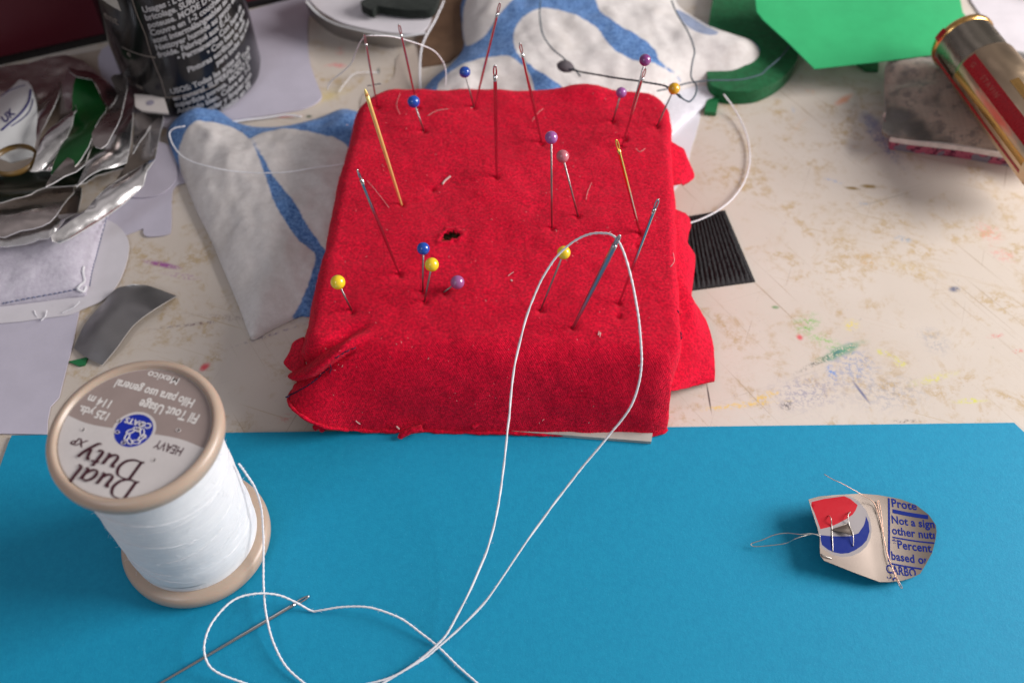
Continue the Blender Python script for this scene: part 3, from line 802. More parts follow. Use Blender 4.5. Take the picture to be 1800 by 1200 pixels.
thread([(1193, 166, 2.9), (1202, 175, 2.6), (1212, 179, 2.2), (1222, 168, 1.9), (1224, 150, 1.7), (1215, 135, 1.6), (1217, 110, 1.6), (1221, 90, 1.6), (1212, 62, 1.6), (1200, 40, 1.5), (1188, 20, 1.5), (1180, 0, 1.5)], .023, M_gbt, 'dark thread loop running up behind the back right corner pin')
thread([(1155, 160, 1.4), (1180, 155, 1.4), (1215, 145, 1.4), (1250, 142, 1.35), (1300, 140, 1.2), (1335, 132, 1.0), (1350, 120, .9), (1375, 98, .75), (1395, 70, .7)], .022, M_gbt, 'dark thread lying over the cloth and onto the green foam')
thread([(1272, 166, .6), (1290, 190, .25), (1308, 225, .12), (1318, 265, .1), (1314, 305, .1), (1296, 340, .1), (1268, 366, .18), (1240, 382, .26), (1212, 392, .32), (1190, 396, .5)], .022, M_cot, 'white thread curving over the bare desk to the black strip')
thread([(530, 205, .1), (500, 203, .1), (460, 208, .1), (425, 212, .15), (400, 216, .2)], .028, M_cot, 'white thread lying in front of the black bottle')
thread([(325, 222, 1.15), (305, 226, 1.12), (298, 236, 1.0), (306, 258, .95), (325, 278, 1.0), (370, 294, 1.08), (430, 303, .98), (500, 303, .98), (560, 294, 1.0), (592, 290, 1.0), (612, 286, 1.0)], .018, M_cot, 'thin thread stitched across the blue topped cloth')

# ================================================================== SPOOL
SC = Vector((-6.93, 9.605, 0)); B0 = .10
sp = thing('thread_spool', 'beige spool of heavy white thread standing on the blue envelope', 'spool', SC+Vector((0, 0, B0)))
t = NT('beige plastic'); g = t.noise(2, 3)
M_beige = t.done(t.mix(g, (.41, .31, .235), (.48, .37, .29)), .34, spec=.5, Subsurface_Weight=.12, Subsurface_Scale=.004)
t = NT('wound thread')
g = t.n.new('ShaderNodeSeparateXYZ'); t.l.new(t.P, g.inputs[0])
w1 = t.math('ADD', t.math('MULTIPLY', g.outputs[2], 1.0), t.math('MULTIPLY', t.noise(.5, 2), .5))
lin = t.math('SINE', t.math('MULTIPLY', w1, 150.0)); fine = t.noise(1, 4, .7, vec=t.stretch(0, (.8, .8, .015)))
t.bump(lin, .008, .6); t.bump(fine, .016, .8); t.bump(t.noise(20, 3, .7), .006, .5)
M_wound = t.done(t.mix(t.ramp(fine, .3, .7), (.76, .77, .80), (.87, .88, .89)), .85, spec=.2, Sheen_Weight=.3)
H_ = 4.8
prof = [(0.3, H_-.10), (1.385, H_-.10), (1.405, H_-.09), (1.42, H_-.02), (1.455, H_), (1.52, H_-.015), (1.585, H_-.07), (1.605, H_-.16), (1.60, H_-.27), (1.565, H_-.36), (1.50, H_-.41), (1.2, H_-.44), (.9, H_-.46)]
V, F = lathe(prof, SC, 128); sharp(mesh('top_flange', V, F, M_beige, sp), 60)
prof = [(0.9, B0+.42), (1.25, B0+.40), (1.50, B0+.37), (1.575, B0+.31), (1.605, B0+.22), (1.60, B0+.1), (1.57, B0+.03), (1.50, B0), (.6, B0)]
V, F = lathe(prof, SC, 128); mesh('bottom_flange', V, F, M_beige, sp)
prof = [(1.0, H_-.42)]
for k in range(90):
    q = k/89.; z = H_-.42-(H_-.42-B0-.38)*q
    r = 1.335+.03*math.sin(math.pi*q)+(.022*(1/(1+math.exp(-(q-.80)*60))))+.006*math.sin(q*31)
    prof.append((r, z))
prof.append((1.0, B0+.38))
V, F = lathe(prof, SC, 128)
V = [(x, y, z+.07*math.sin(math.atan2(y-SC.y, x-SC.x)*1+.6)*(1 if .7 < z < 4.2 else 0)) for x, y, z in V]
mesh('wound_thread', V, F, M_wound, sp)
# a few raised strands crossing the winding
parts = []
for k in range(16):
    a0 = random.uniform(3.3, 6.4); z = random.uniform(.9, 4.2); dz = random.uniform(-.5, .5); L = random.uniform(.5, 2.2)
    P = []
    for i in range(26):
        q = i/25.; a = a0+L*q; zz = z+dz*q
        qq = (H_-.42-zz)/(H_-.42-B0-.38)
        r = 1.335+.03*math.sin(math.pi*qq)+.022/(1+math.exp(-(qq-.80)*60))+.006*math.sin(qq*31)+.001
        P.append((SC.x+r*math.cos(a), SC.y+r*math.sin(a), max(.55, min(4.3, zz))))
    parts.append(tube(P, .005, 5))
for k in range(260):
    a = random.uniform(0, 6.28); z = random.uniform(.6, 4.3); r = 1.355
    p = Vector((SC.x+r*math.cos(a), SC.y+r*math.sin(a), z)); d = Vector((math.cos(a), math.sin(a), random.gauss(0, 1)))*random.uniform(.02, .05)
    parts.append(tube([p, p+d, p+d+Vector((random.gauss(0, 1), random.gauss(0, 1), random.gauss(0, 1)))*.03], .0022, 3))
V, F = join(parts); o = mesh('loose_strands', V, F, M_cot, sp); o['kind'] = 'stuff'
# label
LZ = H_-.088
M_lw = paper('label white', (.56, .52, .505), .03, .42); M_lt = paper('label taupe', (.30, .235, .215), .04, .45); M_lb = paper('label blue', (.006, .022, .32), .05, .35)
M_ink = paper('label dark print', (.055, .014, .022), .1, .5); M_lwp = paper('label white print', (.70, .66, .63), .02, .5)
def label_xy(cx, cy):                       # measured on the disc's own plane
    p = at(60+cx/2.4, 600+cy/2.4, LZ); return p
ld = (label_xy(325, 165)-label_xy(690, 262)).normalized()     # reading direction
lu = Vector((-ld.y, ld.x, 0)); LANG = math.atan2(ld.y, ld.x)
LR = 1.38
circ = [Vector((SC.x+LR*math.cos(a), SC.y+LR*math.sin(a), 0)) for a in np.linspace(0, 2*math.pi, 97)[:-1]]
bc = label_xy(420, 375)
ringw = [Vector((bc.x+.405*math.cos(a), bc.y+.405*math.sin(a), 0)) for a in np.linspace(0, 2*math.pi, 65)[:-1]]
ringb = [Vector((bc.x+.352*math.cos(a), bc.y+.352*math.sin(a), 0)) for a in np.linspace(0, 2*math.pi, 65)[:-1]]
pl, pr_ = label_xy(128, 303), label_xy(708, 447); mid1, mid2 = label_xy(235, 348), label_xy(600, 407)
e = (pr_-pl).normalized()
taupe = catmull([pl-e*.5, pl, mid1, (mid1+mid2)/2+Vector((0, .0, 0)), mid2, pr_, pr_+e*.5], 6)+[pr_+Vector((1, 3, 0)), pl+Vector((-1, 3, 0))]
# clip the taupe outline to the disc
tp = [p for p in taupe]
def clipdisc(poly, R):
    out = []
    for p in poly:
        d = Vector((p.x-SC.x, p.y-SC.y, 0))
        out.append(Vector((SC.x, SC.y, 0))+(d*(R/d.length) if d.length > R else d))
    return out
edge = [p for p in catmull([pl, mid1, (mid1+mid2)/2, mid2, pr_], 8)]
a0 = math.atan2(pr_.y-SC.y, pr_.x-SC.x); a1 = math.atan2(pl.y-SC.y, pl.x-SC.x)
if a1 < a0: a1 += 2*math.pi
arc = [Vector((SC.x+LR*.995*math.cos(a), SC.y+LR*.995*math.sin(a), 0)) for a in np.linspace(a0, a1, 60)]
taupe = clipdisc(edge, LR*.99)[1:-1]+arc
lab = sheet('label', circ, [M_lw, M_lt, M_lb], sp, z0=LZ-.014, thick=.014, cell=.16, regions=[(taupe, 1), (ringw, 0), (ringb, 2)])
def flat_text(s, cx, cy, size, mat, parent, shear=0, bold=0, spacing=1.0, squeeze=1.0, z=None, name='lettering', rot=0.0, vf=None):
    V2, F = vf if vf else text2d(s, size, shear, bold, spacing, 'CENTER')
    c = label_xy(cx, cy); V = []
    u = Matrix.Rotation(rot, 3, 'Z') @ ld; v = Matrix.Rotation(rot, 3, 'Z') @ lu
    for x, y in V2:
        p = c+u*(x*squeeze)+v*y; V.append((p.x, p.y, z or LZ+.003))
    return V, F
P = [flat_text('Mexico', 545, 152, .225, 0, 0, bold=.003), flat_text('Hilo para uso general', 508, 217, .265, 0, 0, bold=.007, squeeze=.72), flat_text('Fil Tout Usage', 568, 293, .29, 0, 0, bold=.008, squeeze=.72),
     flat_text('114 m', 278, 252, .24, 0, 0, bold=.007, squeeze=.86), flat_text('125 yds.', 254, 300, .24, 0, 0, bold=.007, squeeze=.82)]
V, F = join(P); mesh('light_lettering', V, F, M_lwp, lab)
# italic serif display letters drawn with a broad pen; unit = x-height .62, cap 1
GL = {
 'D': ([[(.12, 0), (.12, .5), (.12, 1)], [(.0, 1), (.12, .985), (.35, 1), (.62, .9), (.76, .55), (.66, .18), (.40, .0), (.12, .015), (0, 0)]], .92),
 'u': ([[(.0, .56), (.08, .62), (.11, .5), (.09, .18), (.18, .02), (.32, .06), (.44, .25)], [(.46, .62), (.45, .3), (.46, .06), (.55, .04)]], .66),
 'a': ([[(.44, .52), (.30, .63), (.12, .52), (.04, .25), (.12, .03), (.28, .05), (.43, .28)], [(.46, .62), (.44, .3), (.46, .05), (.56, .05)]], .66),
 'l': ([[(-.02, 1.0), (.06, 1.03), (.08, .6), (.07, .12), (.14, .0), (.20, .04)]], .30),
 't': ([[(.10, .85), (.08, .5), (.08, .12), (.16, .0), (.28, .06)], [(-.04, .60), (.10, .61), (.28, .61)]], .36),
 'y': ([[(.0, .56), (.08, .60), (.14, .4), (.20, .08)], [(.46, .62), (.38, .3), (.22, -.05), (.08, -.28), (-.05, -.28)]], .50)}
def word(w, size, wt=.17):
    V = []; F = []; x = 0
    for ch in w:
        P, adv = GL[ch]; v, f = strokes([[((a+x)*1.28, b) for a, b in s] for s in P], wt, .10)
        o = len(V); V += v; F += [tuple(i+o for i in q) for q in f]; x += adv
    xs = x/2*1.28
    return [((a-xs)*size, (b-.4)*size) for a, b in V], F
P = [flat_text('', 293, 588, 1, 0, 0, vf=word('Dual', .385), z=LZ+.003), flat_text('', 322, 507, 1, 0, 0, vf=word('Duty', .385), z=LZ+.003),
     flat_text('XP', 192, 424, .22, 0, 0, shear=.2, bold=.006), flat_text('HEAVY', 570, 447, .25, 0, 0, bold=.003, squeeze=.72, rot=-.03)]
# keep overlapping pen strokes a hair apart
for k, (v, f) in enumerate(P[:2]):
    P[k] = ([(a, b, c+.00006*i) for i, (a, b, c) in enumerate(v)], f)
V, F = join(P); mesh('dark_lettering', V, F, M_ink, lab)
# printed emblem: name and a ring of links on the blue circle
P = [flat_text('COATS', 440, 343, .165, 0, 0, bold=.004, rot=.0)]
cc = label_xy(425, 398)
for k in range(7):
    a = LANG+math.pi+k*2*math.pi/7; q = Vector((cc.x+.14*math.cos(a), cc.y+.14*math.sin(a), LZ+.004))
    pts = [q+Vector((.075*math.cos(b)*math.cos(a+1.2)-.038*math.sin(b)*math.sin(a+1.2), .075*math.cos(b)*math.sin(a+1.2)+.038*math.sin(b)*math.cos(a+1.2), .0004*k)) for b in np.linspace(0, 2*math.pi, 17)]
    P.append(tube(pts, .011, 5, cap=False))
V, F = join(P); mesh('emblem', V, F, M_lwp, lab)
# blind dents in the label (small raised-rim pin holes)
M_hole = plastic('dark hole', (.01, .008, .008), .7)
P = []; Q = []
for cx, cy in [(208, 374), (610, 377), (508, 502), (360, 338), (452, 352), (378, 430), (466, 405), (442, 372), (352, 385)]:
    p = label_xy(cx, cy); Q.append(lathe([(.0001, .004), (.02, .0045), (.027, .003)], (p.x, p.y, LZ), 14))
    pts = [p+Vector((-.01+.04*math.cos(a), .015+.035*math.sin(a), .004)) for a in np.linspace(0, 6.283, 19)]
    P.append(tube(pts, .007, 6, cap=False))
V, F = join(P); mesh('hole_rims', V, F, M_lw, lab)
V, F = join(Q); mesh('pin_holes', V, F, M_hole, lab)
# tail of thread leaving the spool (it is the spool's own)
thread([(420, 815, 2.9), (432, 832, 2.5), (447, 855, 2.1), (458, 890, 1.5), (463, 940, .95), (463, 985, .6), (463, 1030, .4), (467, 1075, .32), (480, 1125, .26), (503, 1170, .2), (538, 1203, .15)], .022, M_cot, '', name='thread_tail', parent=sp, fuzz=60)

# ================================================================== CUT CAN THREADER
NTD = thing('needle_threader', 'home made needle threader of cut drink can with thin wire loops on blue envelope', 'needle threader', at(1530, 950, .1))
def cp(cx, cy, z=.3): return at(1300+cx/4.5, 800+cy/4.5, z)
t = NT('printed can aluminium'); M_can = t.done(t.mix(t.noise(1.2, 3), (.14, .112, .095), (.21, .175, .15)), .42, .75)
M_cr = plastic('red can ink', (.42, .004, .014), .6, spec=.12); M_cb = plastic('blue can ink', (.001, .014, .17), .6, spec=.12); M_cw = plastic('white can ink', (.29, .265, .27), .6, spec=.12)
L0, L1 = cp(530, 600), cp(1560, 600)
def canz(x, y):
    s = (x-L0.x)/(L1.x-L0.x); return .16+.40*(1-s)**2*1.0+.30*max(0, s-.45)**1.3*1.1+.06*math.sin(s*5)+.10*math.sin((y-L0.y)*1.4+.6)*(1-s)
outl = [(515, 408), (600, 376), (700, 358), (800, 341), (960, 314), (1100, 315), (1200, 325), (1280, 338), (1400, 382), (1500, 462), (1555, 545), (1562, 600), (1555, 660), (1530, 762), (1485, 845), (1440, 920), (1370, 955), (1290, 980), (1200, 993), (1110, 998), (1000, 968), (900, 940), (740, 890), (650, 862), (618, 825), (612, 760), (612, 700), (590, 620), (560, 540)]
outl = [cp(*q) for q in outl][::-1]
outl = [p for a, b in zip(outl, outl[1:]+outl[:1]) for p in (a, (a*2+b)/3, (a+b*2)/3)]
def dense(L, n=4, z=.3): return catmull([cp(*q, z) for q in L], n, True)
red = [cp(*q) for q in [(540, 425), (640, 392), (810, 352), (860, 368), (922, 412), (905, 455), (880, 492), (830, 530), (760, 572), (700, 602), (614, 628), (590, 570), (560, 500), (537, 455)]]
blue = [cp(*q) for q in [(614, 672), (700, 674), (780, 670), (860, 662), (930, 632), (972, 570), (986, 530), (992, 492), (1014, 540), (1022, 610), (1000, 680), (960, 725), (905, 765), (850, 792), (790, 802), (735, 796), (680, 778), (630, 745), (620, 715)]]
wh = [cp(*q) for q in [(524, 418), (640, 386), (810, 346), (870, 348), (930, 380), (990, 440), (1025, 510), (1040, 590), (1030, 660), (1000, 725), (950, 775), (880, 812), (800, 826), (720, 816), (650, 780), (618, 755), (614, 700), (594, 622), (560, 530)]]
cell = sheet('can_piece', outl, [M_can, M_cw, M_cr, M_cb], NTD, zf=canz, thick=.018, cell=.10, regions=[(wh, 1), (red, 2), (blue, 3)])
def on_can(P2, lift=.0215): return [(p.x, p.y, canz(p.x, p.y)+lift) for p in P2]
tdir = (cp(1500, 700)-cp(1215, 668)).normalized(); tup = Vector((-tdir.y, tdir.x, 0))
P = []
OC = [(p.x, p.y) for p in outl]
def can_text(s, cx, cy, size, squeeze=.80, bold=.007):
    V2, F = text2d(s, size, 0, bold, 1.05, 'LEFT'); b = cp(cx, cy-22, .4)
    V = [b+tdir*(x*squeeze)+tup*y for x, y in V2]
    V = on_can(V)
    ok = inside([v[0] for v in V], [v[1] for v in V], OC)
    F = [f for f in F if all(ok[i] for i in f)]
    P.append((V, F))
can_text('Protein 0g', 1212, 378, .30); can_text('Not a significant', 1212, 510, .27); can_text('other nutrients', 1218, 595, .27)
can_text('*Percent Daily', 1225, 700, .28); can_text('based on a', 1212, 795, .27); can_text('CARBONATED', 1172, 900, .27, .7); can_text('MO', 1172, 985, .22)
def can_line(a, b, w):
    n = 30; V = []; F = []
    a = cp(*a); b = cp(*b); d = (b-a).normalized(); nn = Vector((-d.y, d.x, 0))*w/2
    for i in range(n+1):
        p = a+(b-a)*i/n; V += [p+nn, p-nn]
        if i: F.append((2*i-2, 2*i-1, 2*i+1, 2*i))
    V = on_can(V, .022); ok = inside([v[0] for v in V], [v[1] for v in V], OC)
    P.append((V, [f for f in F if all(ok[i] for i in f)]))
can_line((1183, 334), (1185, 835), .045); can_line((1212, 435), (1540, 490), .10); can_line((1212, 642), (1570, 690), .035); can_line((1190, 848), (1480, 890), .04)
V, F = join(P); mesh('printed_text', V, F, M_cb, cell)
# lifted triangular tongue and the wire stitches through the metal
z0 = .62
a, b, c = cp(702, 628), cp(835, 570), cp(868, 678)
for q in (a, b, c): q.z = canz(q.x, q.y)+.03
c.z += .13; b.z += .02
m1 = (a+b)/2; m2 = (a+c)/2; mm = (a+b+c)/3+Vector((0, 0, .03))
V, F, mi = shell([[a, m1, b], [a+Vector((.005, -.005, 0)), mm, (b+c)/2], [a+Vector((.01, -.01, 0)), m2, c]], .014, (4, 4))
mesh('lifted_tongue', V, F, M_can, cell)
M_wire = NT('bright wire').done((.62, .57, .52), .4, 1.0); M_wire_refl = NT('copper reflection wire').done((.60, .38, .28), .42, 1.0)  # copper tone of the second wire is a reflection put into its colour
def cpz(cx, cy, l):
    p = cp(cx, cy); p.z = canz(p.x, p.y)+l; return p
for pts in [[cpz(680, 520, .03), cpz(690, 560, .12), cpz(705, 600, .03), cpz(712, 700, .035), cpz(720, 790, .02)],
            [cpz(860, 475, .03), cpz(830, 520, .12), cpz(845, 580, .07), cpz(875, 665, .10), cpz(885, 740, .03)],
            [cpz(625, 815, .03), cpz(660, 835, .05), cpz(710, 845, .03)]]:
    V, F = tube(catmull(pts, 6), .011, 7); mesh('wire_stitch', V, F, M_wire, NTD)
lz = canz(L0.x, L0.y)-.01
P = [cp(640, 640, lz-.02), cp(572, 618, lz), cp(480, 624, lz-.02), cp(370, 614, .38), cp(270, 630, .32), cp(180, 668, .25), cp(100, 694, .2), cp(93, 710, .18), cp(130, 720, .18), cp(250, 711, .25), cp(370, 693, .34), cp(450, 655, lz-.03), cp(560, 624, lz-.04), cp(640, 625, lz-.03)]
V, F = tube(catmull(P, 7), .0105, 7); mesh('wire_loop', V, F, M_wire, NTD)
P = [cp(668, 148, .95), cp(735, 188, .92), cp(810, 222, .88), cp(950, 300, .72)]
P = P+[cpz(1040, 385, .10), cpz(1085, 460, .06), cpz(1115, 560, .05), cpz(1140, 660, .05), cpz(1165, 790, .07), cpz(1220, 920, .08), cp(1262, 1000, .30), cp(1287, 1046, .22), cp(1272, 1042, .22), cp(1240, 975, .3), cpz(1205, 890, .08), cpz(1165, 780, .07), cpz(1135, 640, .05), cpz(1118, 500, .06), cpz(1100, 390, .07), cpz(1088, 366, .07), cpz(1085, 400, .07), cpz(1098, 470, .07)]
V, F = tube(catmull(P, 7), .008, 7); mesh('wire_loop', V, F, M_wire_refl, NTD)

# ================================================================== BLACK STRIP
M_blackfab = None
t = NT('black hook tape'); M_hook = t.done(t.mix(t.noise(20, 4, .8), (.004, .004, .005), (.03, .028, .03)), .75, spec=.3)
c4 = [at(1190, 385), at(1274, 371), at(1327, 496), at(1196, 514)]
N1, N2 = 150, 90; V = []; F = []
for i in range(N1+1):
    for j in range(N2+1):
        u_, v_ = i/N1, j/N2
        p = (c4[0]*(1-u_)+c4[1]*u_)*(1-v_)+(c4[3]*(1-u_)+c4[2]*u_)*v_
        edge_ = min(u_*12, (1-u_)*12, v_*12, (1-v_)*12, 1)
        z = .04+.085*edge_*(.5+.5*abs(math.sin(u_*math.pi*15)))+.06*abs(noise.noise(Vector((u_*70, v_*50, 0))))*edge_
        V.append((p.x, p.y, z))
F = [(i*(N2+1)+j, i*(N2+1)+j+1, (i+1)*(N2+1)+j+1, (i+1)*(N2+1)+j) for i in range(N1) for j in range(N2)]
n = len(V); V += [(x, y, .003) for x, y, z in V]
F = [f[::-1] for f in F]+[tuple(q+n for q in f) for f in F]
for i in range(N1):
    for j in (0, N2): F.append((i*(N2+1)+j, (i+1)*(N2+1)+j, (i+1)*(N2+1)+j+n, i*(N2+1)+j+n))
for j in range(N2):
    for i in (0, N1): F.append((i*(N2+1)+j, i*(N2+1)+j+1, i*(N2+1)+j+1+n, i*(N2+1)+j+n))
tag(mesh('hook_tape', V, F, M_hook), 'square of black ribbed hook tape tucked under the right side of the pincushion', 'hook tape')

# ================================================================== CLOTHS
def cloth(name, c, c2, scale=9, fuzz=.02, rough=.92):
    t = NT(name); n = t.noise(scale, 5, .8); m = t.noise(.5, 3, .6)
    col = t.mix(t.ramp(n, .35, .65), c, c2); col = t.mix(t.math('MULTIPLY', m, .12), col, tuple(x*.7 for x in c))
    t.bump(n, fuzz, .8); t.bump(t.noise(1.2, 4, .6), .09, .6)
    return t.done(col, rough, spec=.15, Sheen_Weight=.15)
M_cblue = cloth('blue printed felt', (.055, .13, .34), (.20, .36, .64), 11)
M_cwhite = cloth('off white felt', (.52, .48, .455), (.60, .56, .53), 7)
def printed(name, blue, blue2, wa, wb):
    t = NT(name); a = t.n.new('ShaderNodeAttribute'); a.attribute_name = 'print'
    n = t.noise(11, 5, .8); n2 = t.noise(6, 4, .75); m = t.noise(.7, 4, .6)
    f = t.ramp(t.math('ADD', a.outputs['Fac'], t.math('MULTIPLY', t.math('SUBTRACT', n2, .5), .40)), .38, .62)
    b = t.mix(t.ramp(n, .35, .65), blue, blue2); w = t.mix(t.ramp(n2, .3, .7), wa, wb); w = t.mix(t.math('MULTIPLY', t.ramp(m, .45, .7), .22), w, (.44, .38, .32))
    t.bump(n, .014, .7); t.bump(t.noise(.8, 3, .5), .04, .5)
    return t.done(t.mix(f, b, w), .92, spec=.15, Sheen_Weight=.1)
M_prn = printed('printed cotton', (.045, .12, .32), (.17, .32, .60), (.62, .58, .56), (.70, .665, .645))
M_cedge = cloth('white felt', (.70, .70, .76), (.80, .80, .86), 6)
# left cloth
out = spx([(300, 232), (318, 212), (345, 197), (370, 196), (392, 206), (415, 222), (450, 231), (500, 230), (560, 216), (612, 200), (660, 240), (650, 420), (560, 545), (527, 558), (480, 580), (447, 598), (438, 588), (420, 540), (395, 480), (372, 425), (345, 370), (325, 320), (308, 280), (298, 250)], .0)
out = out[::-1]
r1 = spx([(318, 285), (330, 258), (352, 241), (378, 238), (408, 240), (430, 252), (445, 270), (457, 293), (467, 320), (478, 350), (492, 392), (512, 424), (532, 450), (560, 475), (520, 560), (440, 604), (426, 570), (395, 490), (350, 385), (325, 330)], 0)
r2 = spx([(450, 268), (470, 254), (500, 249), (530, 251), (570, 263), (620, 290), (640, 400), (600, 470), (552, 430), (530, 397), (508, 366), (490, 343), (476, 318), (464, 296), (456, 281)], 0)
lc = sheet('cloth_scrap', out, M_prn, z0=.02, thick=.16, pad=.60, padw=.8, cell=.11, soft=[r1, r2], amp=.15, nscale=.5, seed=3.1)
tag(lc, 'padded off white cloth piece with blue printed top left of the pincushion', 'cloth')
# right cloth
out = spx([(722, 190), (740, 160), (760, 135), (790, 112), (815, 80), (812, 40), (818, -10), (900, -45), (1050, -60), (1160, -50), (1195, 10), (1240, 40), (1290, 62), (1325, 75), (1346, 95), (1341, 116), (1322, 132), (1290, 143), (1250, 147), (1210, 152), (1160, 185), (1120, 230), (1000, 240), (850, 230), (760, 215)], .3)[::-1]
regs = [(spx([(903, 70), (915, 45), (945, 27), (975, 26), (1010, 38), (1045, 58), (1062, 78), (1082, 100), (1118, 115), (1150, 118), (1200, 128), (1250, 140), (1200, 200), (1060, 190), (960, 145), (920, 120), (906, 100)], .8), 1),
        (spx([(1040, -40), (1048, 15), (1060, 35), (1085, 55), (1115, 70), (1135, 82), (1152, 98), (1158, 112), (1185, 122), (1255, 140), (1300, 148), (1350, 115), (1330, 70), (1240, 30), (1180, -30)], .8), 1),
        (spx([(770, 150), (790, 130), (830, 112), (880, 108), (905, 118), (935, 150), (930, 200), (850, 220), (780, 190)], .8), 1),
        (spx([(820, -20), (818, 60), (850, 62), (880, 30), (905, 0), (900, -30)], .8), 1)]
t = NT('grey blue felt'); M_cgb = cloth('grey blue felt', (.20, .24, .36), (.30, .36, .50), 8)
regs.append((spx([(1190, 10), (1215, 15), (1250, 42), (1262, 60), (1240, 62), (1210, 45)], .9), 2))
rc = sheet('cloth_scrap', out, [M_prn, M_cgb], z0=.02, thick=.2, pad=.8, padw=.6, cell=.13, soft=[r for r, k in regs if k == 1], regions=[(r, 1) for r, k in regs if k == 2], amp=.17, nscale=.33, seed=8.4)
tag(rc, 'padded white cloth with a blue printed web behind the pincushion', 'cloth')
# white cloth edge under it
out = spx([(1130, 150), (1180, 140), (1240, 125), (1300, 122), (1338, 128), (1320, 143), (1285, 166), (1240, 190), (1200, 220), (1165, 250), (1140, 230)], .0)[::-1]
o = sheet('cloth_scrap', out, M_cedge, z0=.005, thick=.12, pad=.12, padw=.3, cell=.25, amp=.03)
tag(o, 'bright white felt strip poking out under the blue webbed cloth', 'cloth')
# dark bead-like knot at the black thread
V, F = lathe([(.0001, .0), (.16, .02), (.24, .08), (.25, .14), (.2, .2), (.0001, .22)], at(994, 123, 1.45), 24)
V = [(x+.03*math.sin(9*y), y, z) for x, y, z in V]
t = NT('grey knot'); tag(mesh('thread_knot', V, F, t.done((.10, .085, .095), .85)), 'dark grey knot of thread on the webbed cloth', 'knot')
# white clear film under the cloth right of cushion
M_film = paper('white film paper', (.70, .69, .74), .02, .5)
out = spx([(1150, 200), (1225, 195), (1225, 230), (1215, 262), (1206, 300), (1180, 340), (1150, 330)], 0)[::-1]
tag(sheet('paper_scrap', out, M_film, z0=.003, thick=.02, cell=.6), 'white paper scrap lying between the desk and the right rear side of the pincushion', 'paper')

# ================================================================== GREEN PIECES
M_foam = cloth('dark green foam', (.004, .085, .025), (.006, .14, .045), 7, .006, .8); M_foam2 = M_foam
out = spx([(1262, -30), (1300, -60), (1360, -40), (1392, 0), (1403, 45), (1403, 90), (1393, 130), (1368, 160), (1330, 180), (1290, 184), (1262, 180), (1240, 160), (1240, 80)], .0)[::-1]
tag(sheet('foam_disc', out, M_foam, z0=.005, thick=.5, cell=.4, amp=.02), 'thick dark green foam disc half under the bright green paper', 'foam')
out = pxs([(1242, 172), (1264, 172), (1258, 205), (1237, 203)], .0)[::-1]
M_gpl = plastic('green foam tab', (.01, .16, .05), .6)
tag(sheet('foam_scrap', out, M_gpl, z0=.004, thick=.15, cell=.2), 'small square green foam scrap beside the white cloth', 'foam')
out = pxs([(1500, 100), (1545, 95), (1542, 128), (1520, 127), (1505, 115)], 0)[::-1]
tag(sheet('foam_scrap', out, M_gpl, z0=.004, thick=.1, cell=.2), 'small green foam scrap peeping from under the bright green paper', 'foam')
out = pxs([(122, 637), (156, 629), (150, 643), (140, 645)], 0)[::-1]
tag(sheet('foam_scrap', out, M_gpl, z0=.004, thick=.05, cell=.2), 'tiny green paper triangle above the spool at the left', 'paper')
M_gp = paper('bright green paper', (.028, .37, .135), .05)
def gz(x, y):
    q = at(1432, 121, 1.0); s = (y-q.y); return 1.0+.13*s+.05*math.sin(x*1.1)+.35*max(0, s-2.4)
out = [at(1432, 121, 1.0), at(1545, 109, 1.05), at(1657, 96, 1.1), at(1722, 42, 1.4), at(1700, 5, 1.7), at(1690, -60, 2.3), at(1500, -70, 2.4), at(1330, -40, 2.1), at(1334, 5, 1.7), at(1344, 24, 1.55), at(1385, 70, 1.25)]
tag(sheet('green_paper', out, M_gp, zf=gz, thick=.03, cell=.5), 'bright green paper with a cut corner resting on the green foam disc', 'paper')

# ================================================================== FOLDED FABRIC + TUBE (upper right)
t = NT('grey plaid')
w1 = t.n.new('ShaderNodeTexWave'); t.l.new(t.P, w1.inputs[0]); w1.inputs['Scale'].default_value = 2.2; w1.inputs['Distortion'].default_value = 1.2
w2 = t.n.new('ShaderNodeTexWave'); t.l.new(t.P, w2.inputs[0]); w2.inputs['Scale'].default_value = 2.6; w2.bands_direction = 'Y'; w2.inputs['Distortion'].default_value = 1.2
n = t.noise(.45, 3, .6); f = t.noise(10, 4, .8)
c = t.mix(t.ramp(n, .42, .58), (.035, .03, .025), (.36, .27, .21)); c = t.mix(t.math('MULTIPLY', t.ramp(t.noise(2.4, 4, .7), .5, .62), .6), c, (.05, .04, .045)); c = t.mix(t.math('MULTIPLY', t.math('MULTIPLY', w1.outputs['Fac'], w2.outputs['Fac']), .18), c, (.07, .065, .06))  # broad light and dark of folds and sheen painted in, under the plaid weave
c = t.mix(t.math('MULTIPLY', f, .22), c, (.30, .26, .22)); t.bump(f, .02, .8); t.bump(t.noise(.8, 3, .5), .15, .6)
M_plaid_sheen = t.done(c, .55, spec=.5, Sheen_Weight=.4)
ffz = thing('folded_fabric', 'folded grey plaid fabric with purple patterned edge under the metal tube', 'fabric', at(1680, 250))
out = spx([(1559, 238), (1558, 200), (1556, 150), (1560, 110), (1600, 95), (1680, 85), (1760, 85), (1850, 120), (1860, 240), (1850, 284), (1790, 272), (1680, 252)], .80)[::-1]
def fz_(x, y):
    q = at(1560, 260, .5); return .34+.12*math.sin((y-q.y)*.9+x*.3)
sheet('top_fold', out, M_plaid_sheen, ffz, z0=.72, thick=.10, pad=.36, padw=.6, cell=.25, amp=.34, nscale=.34, seed=5)
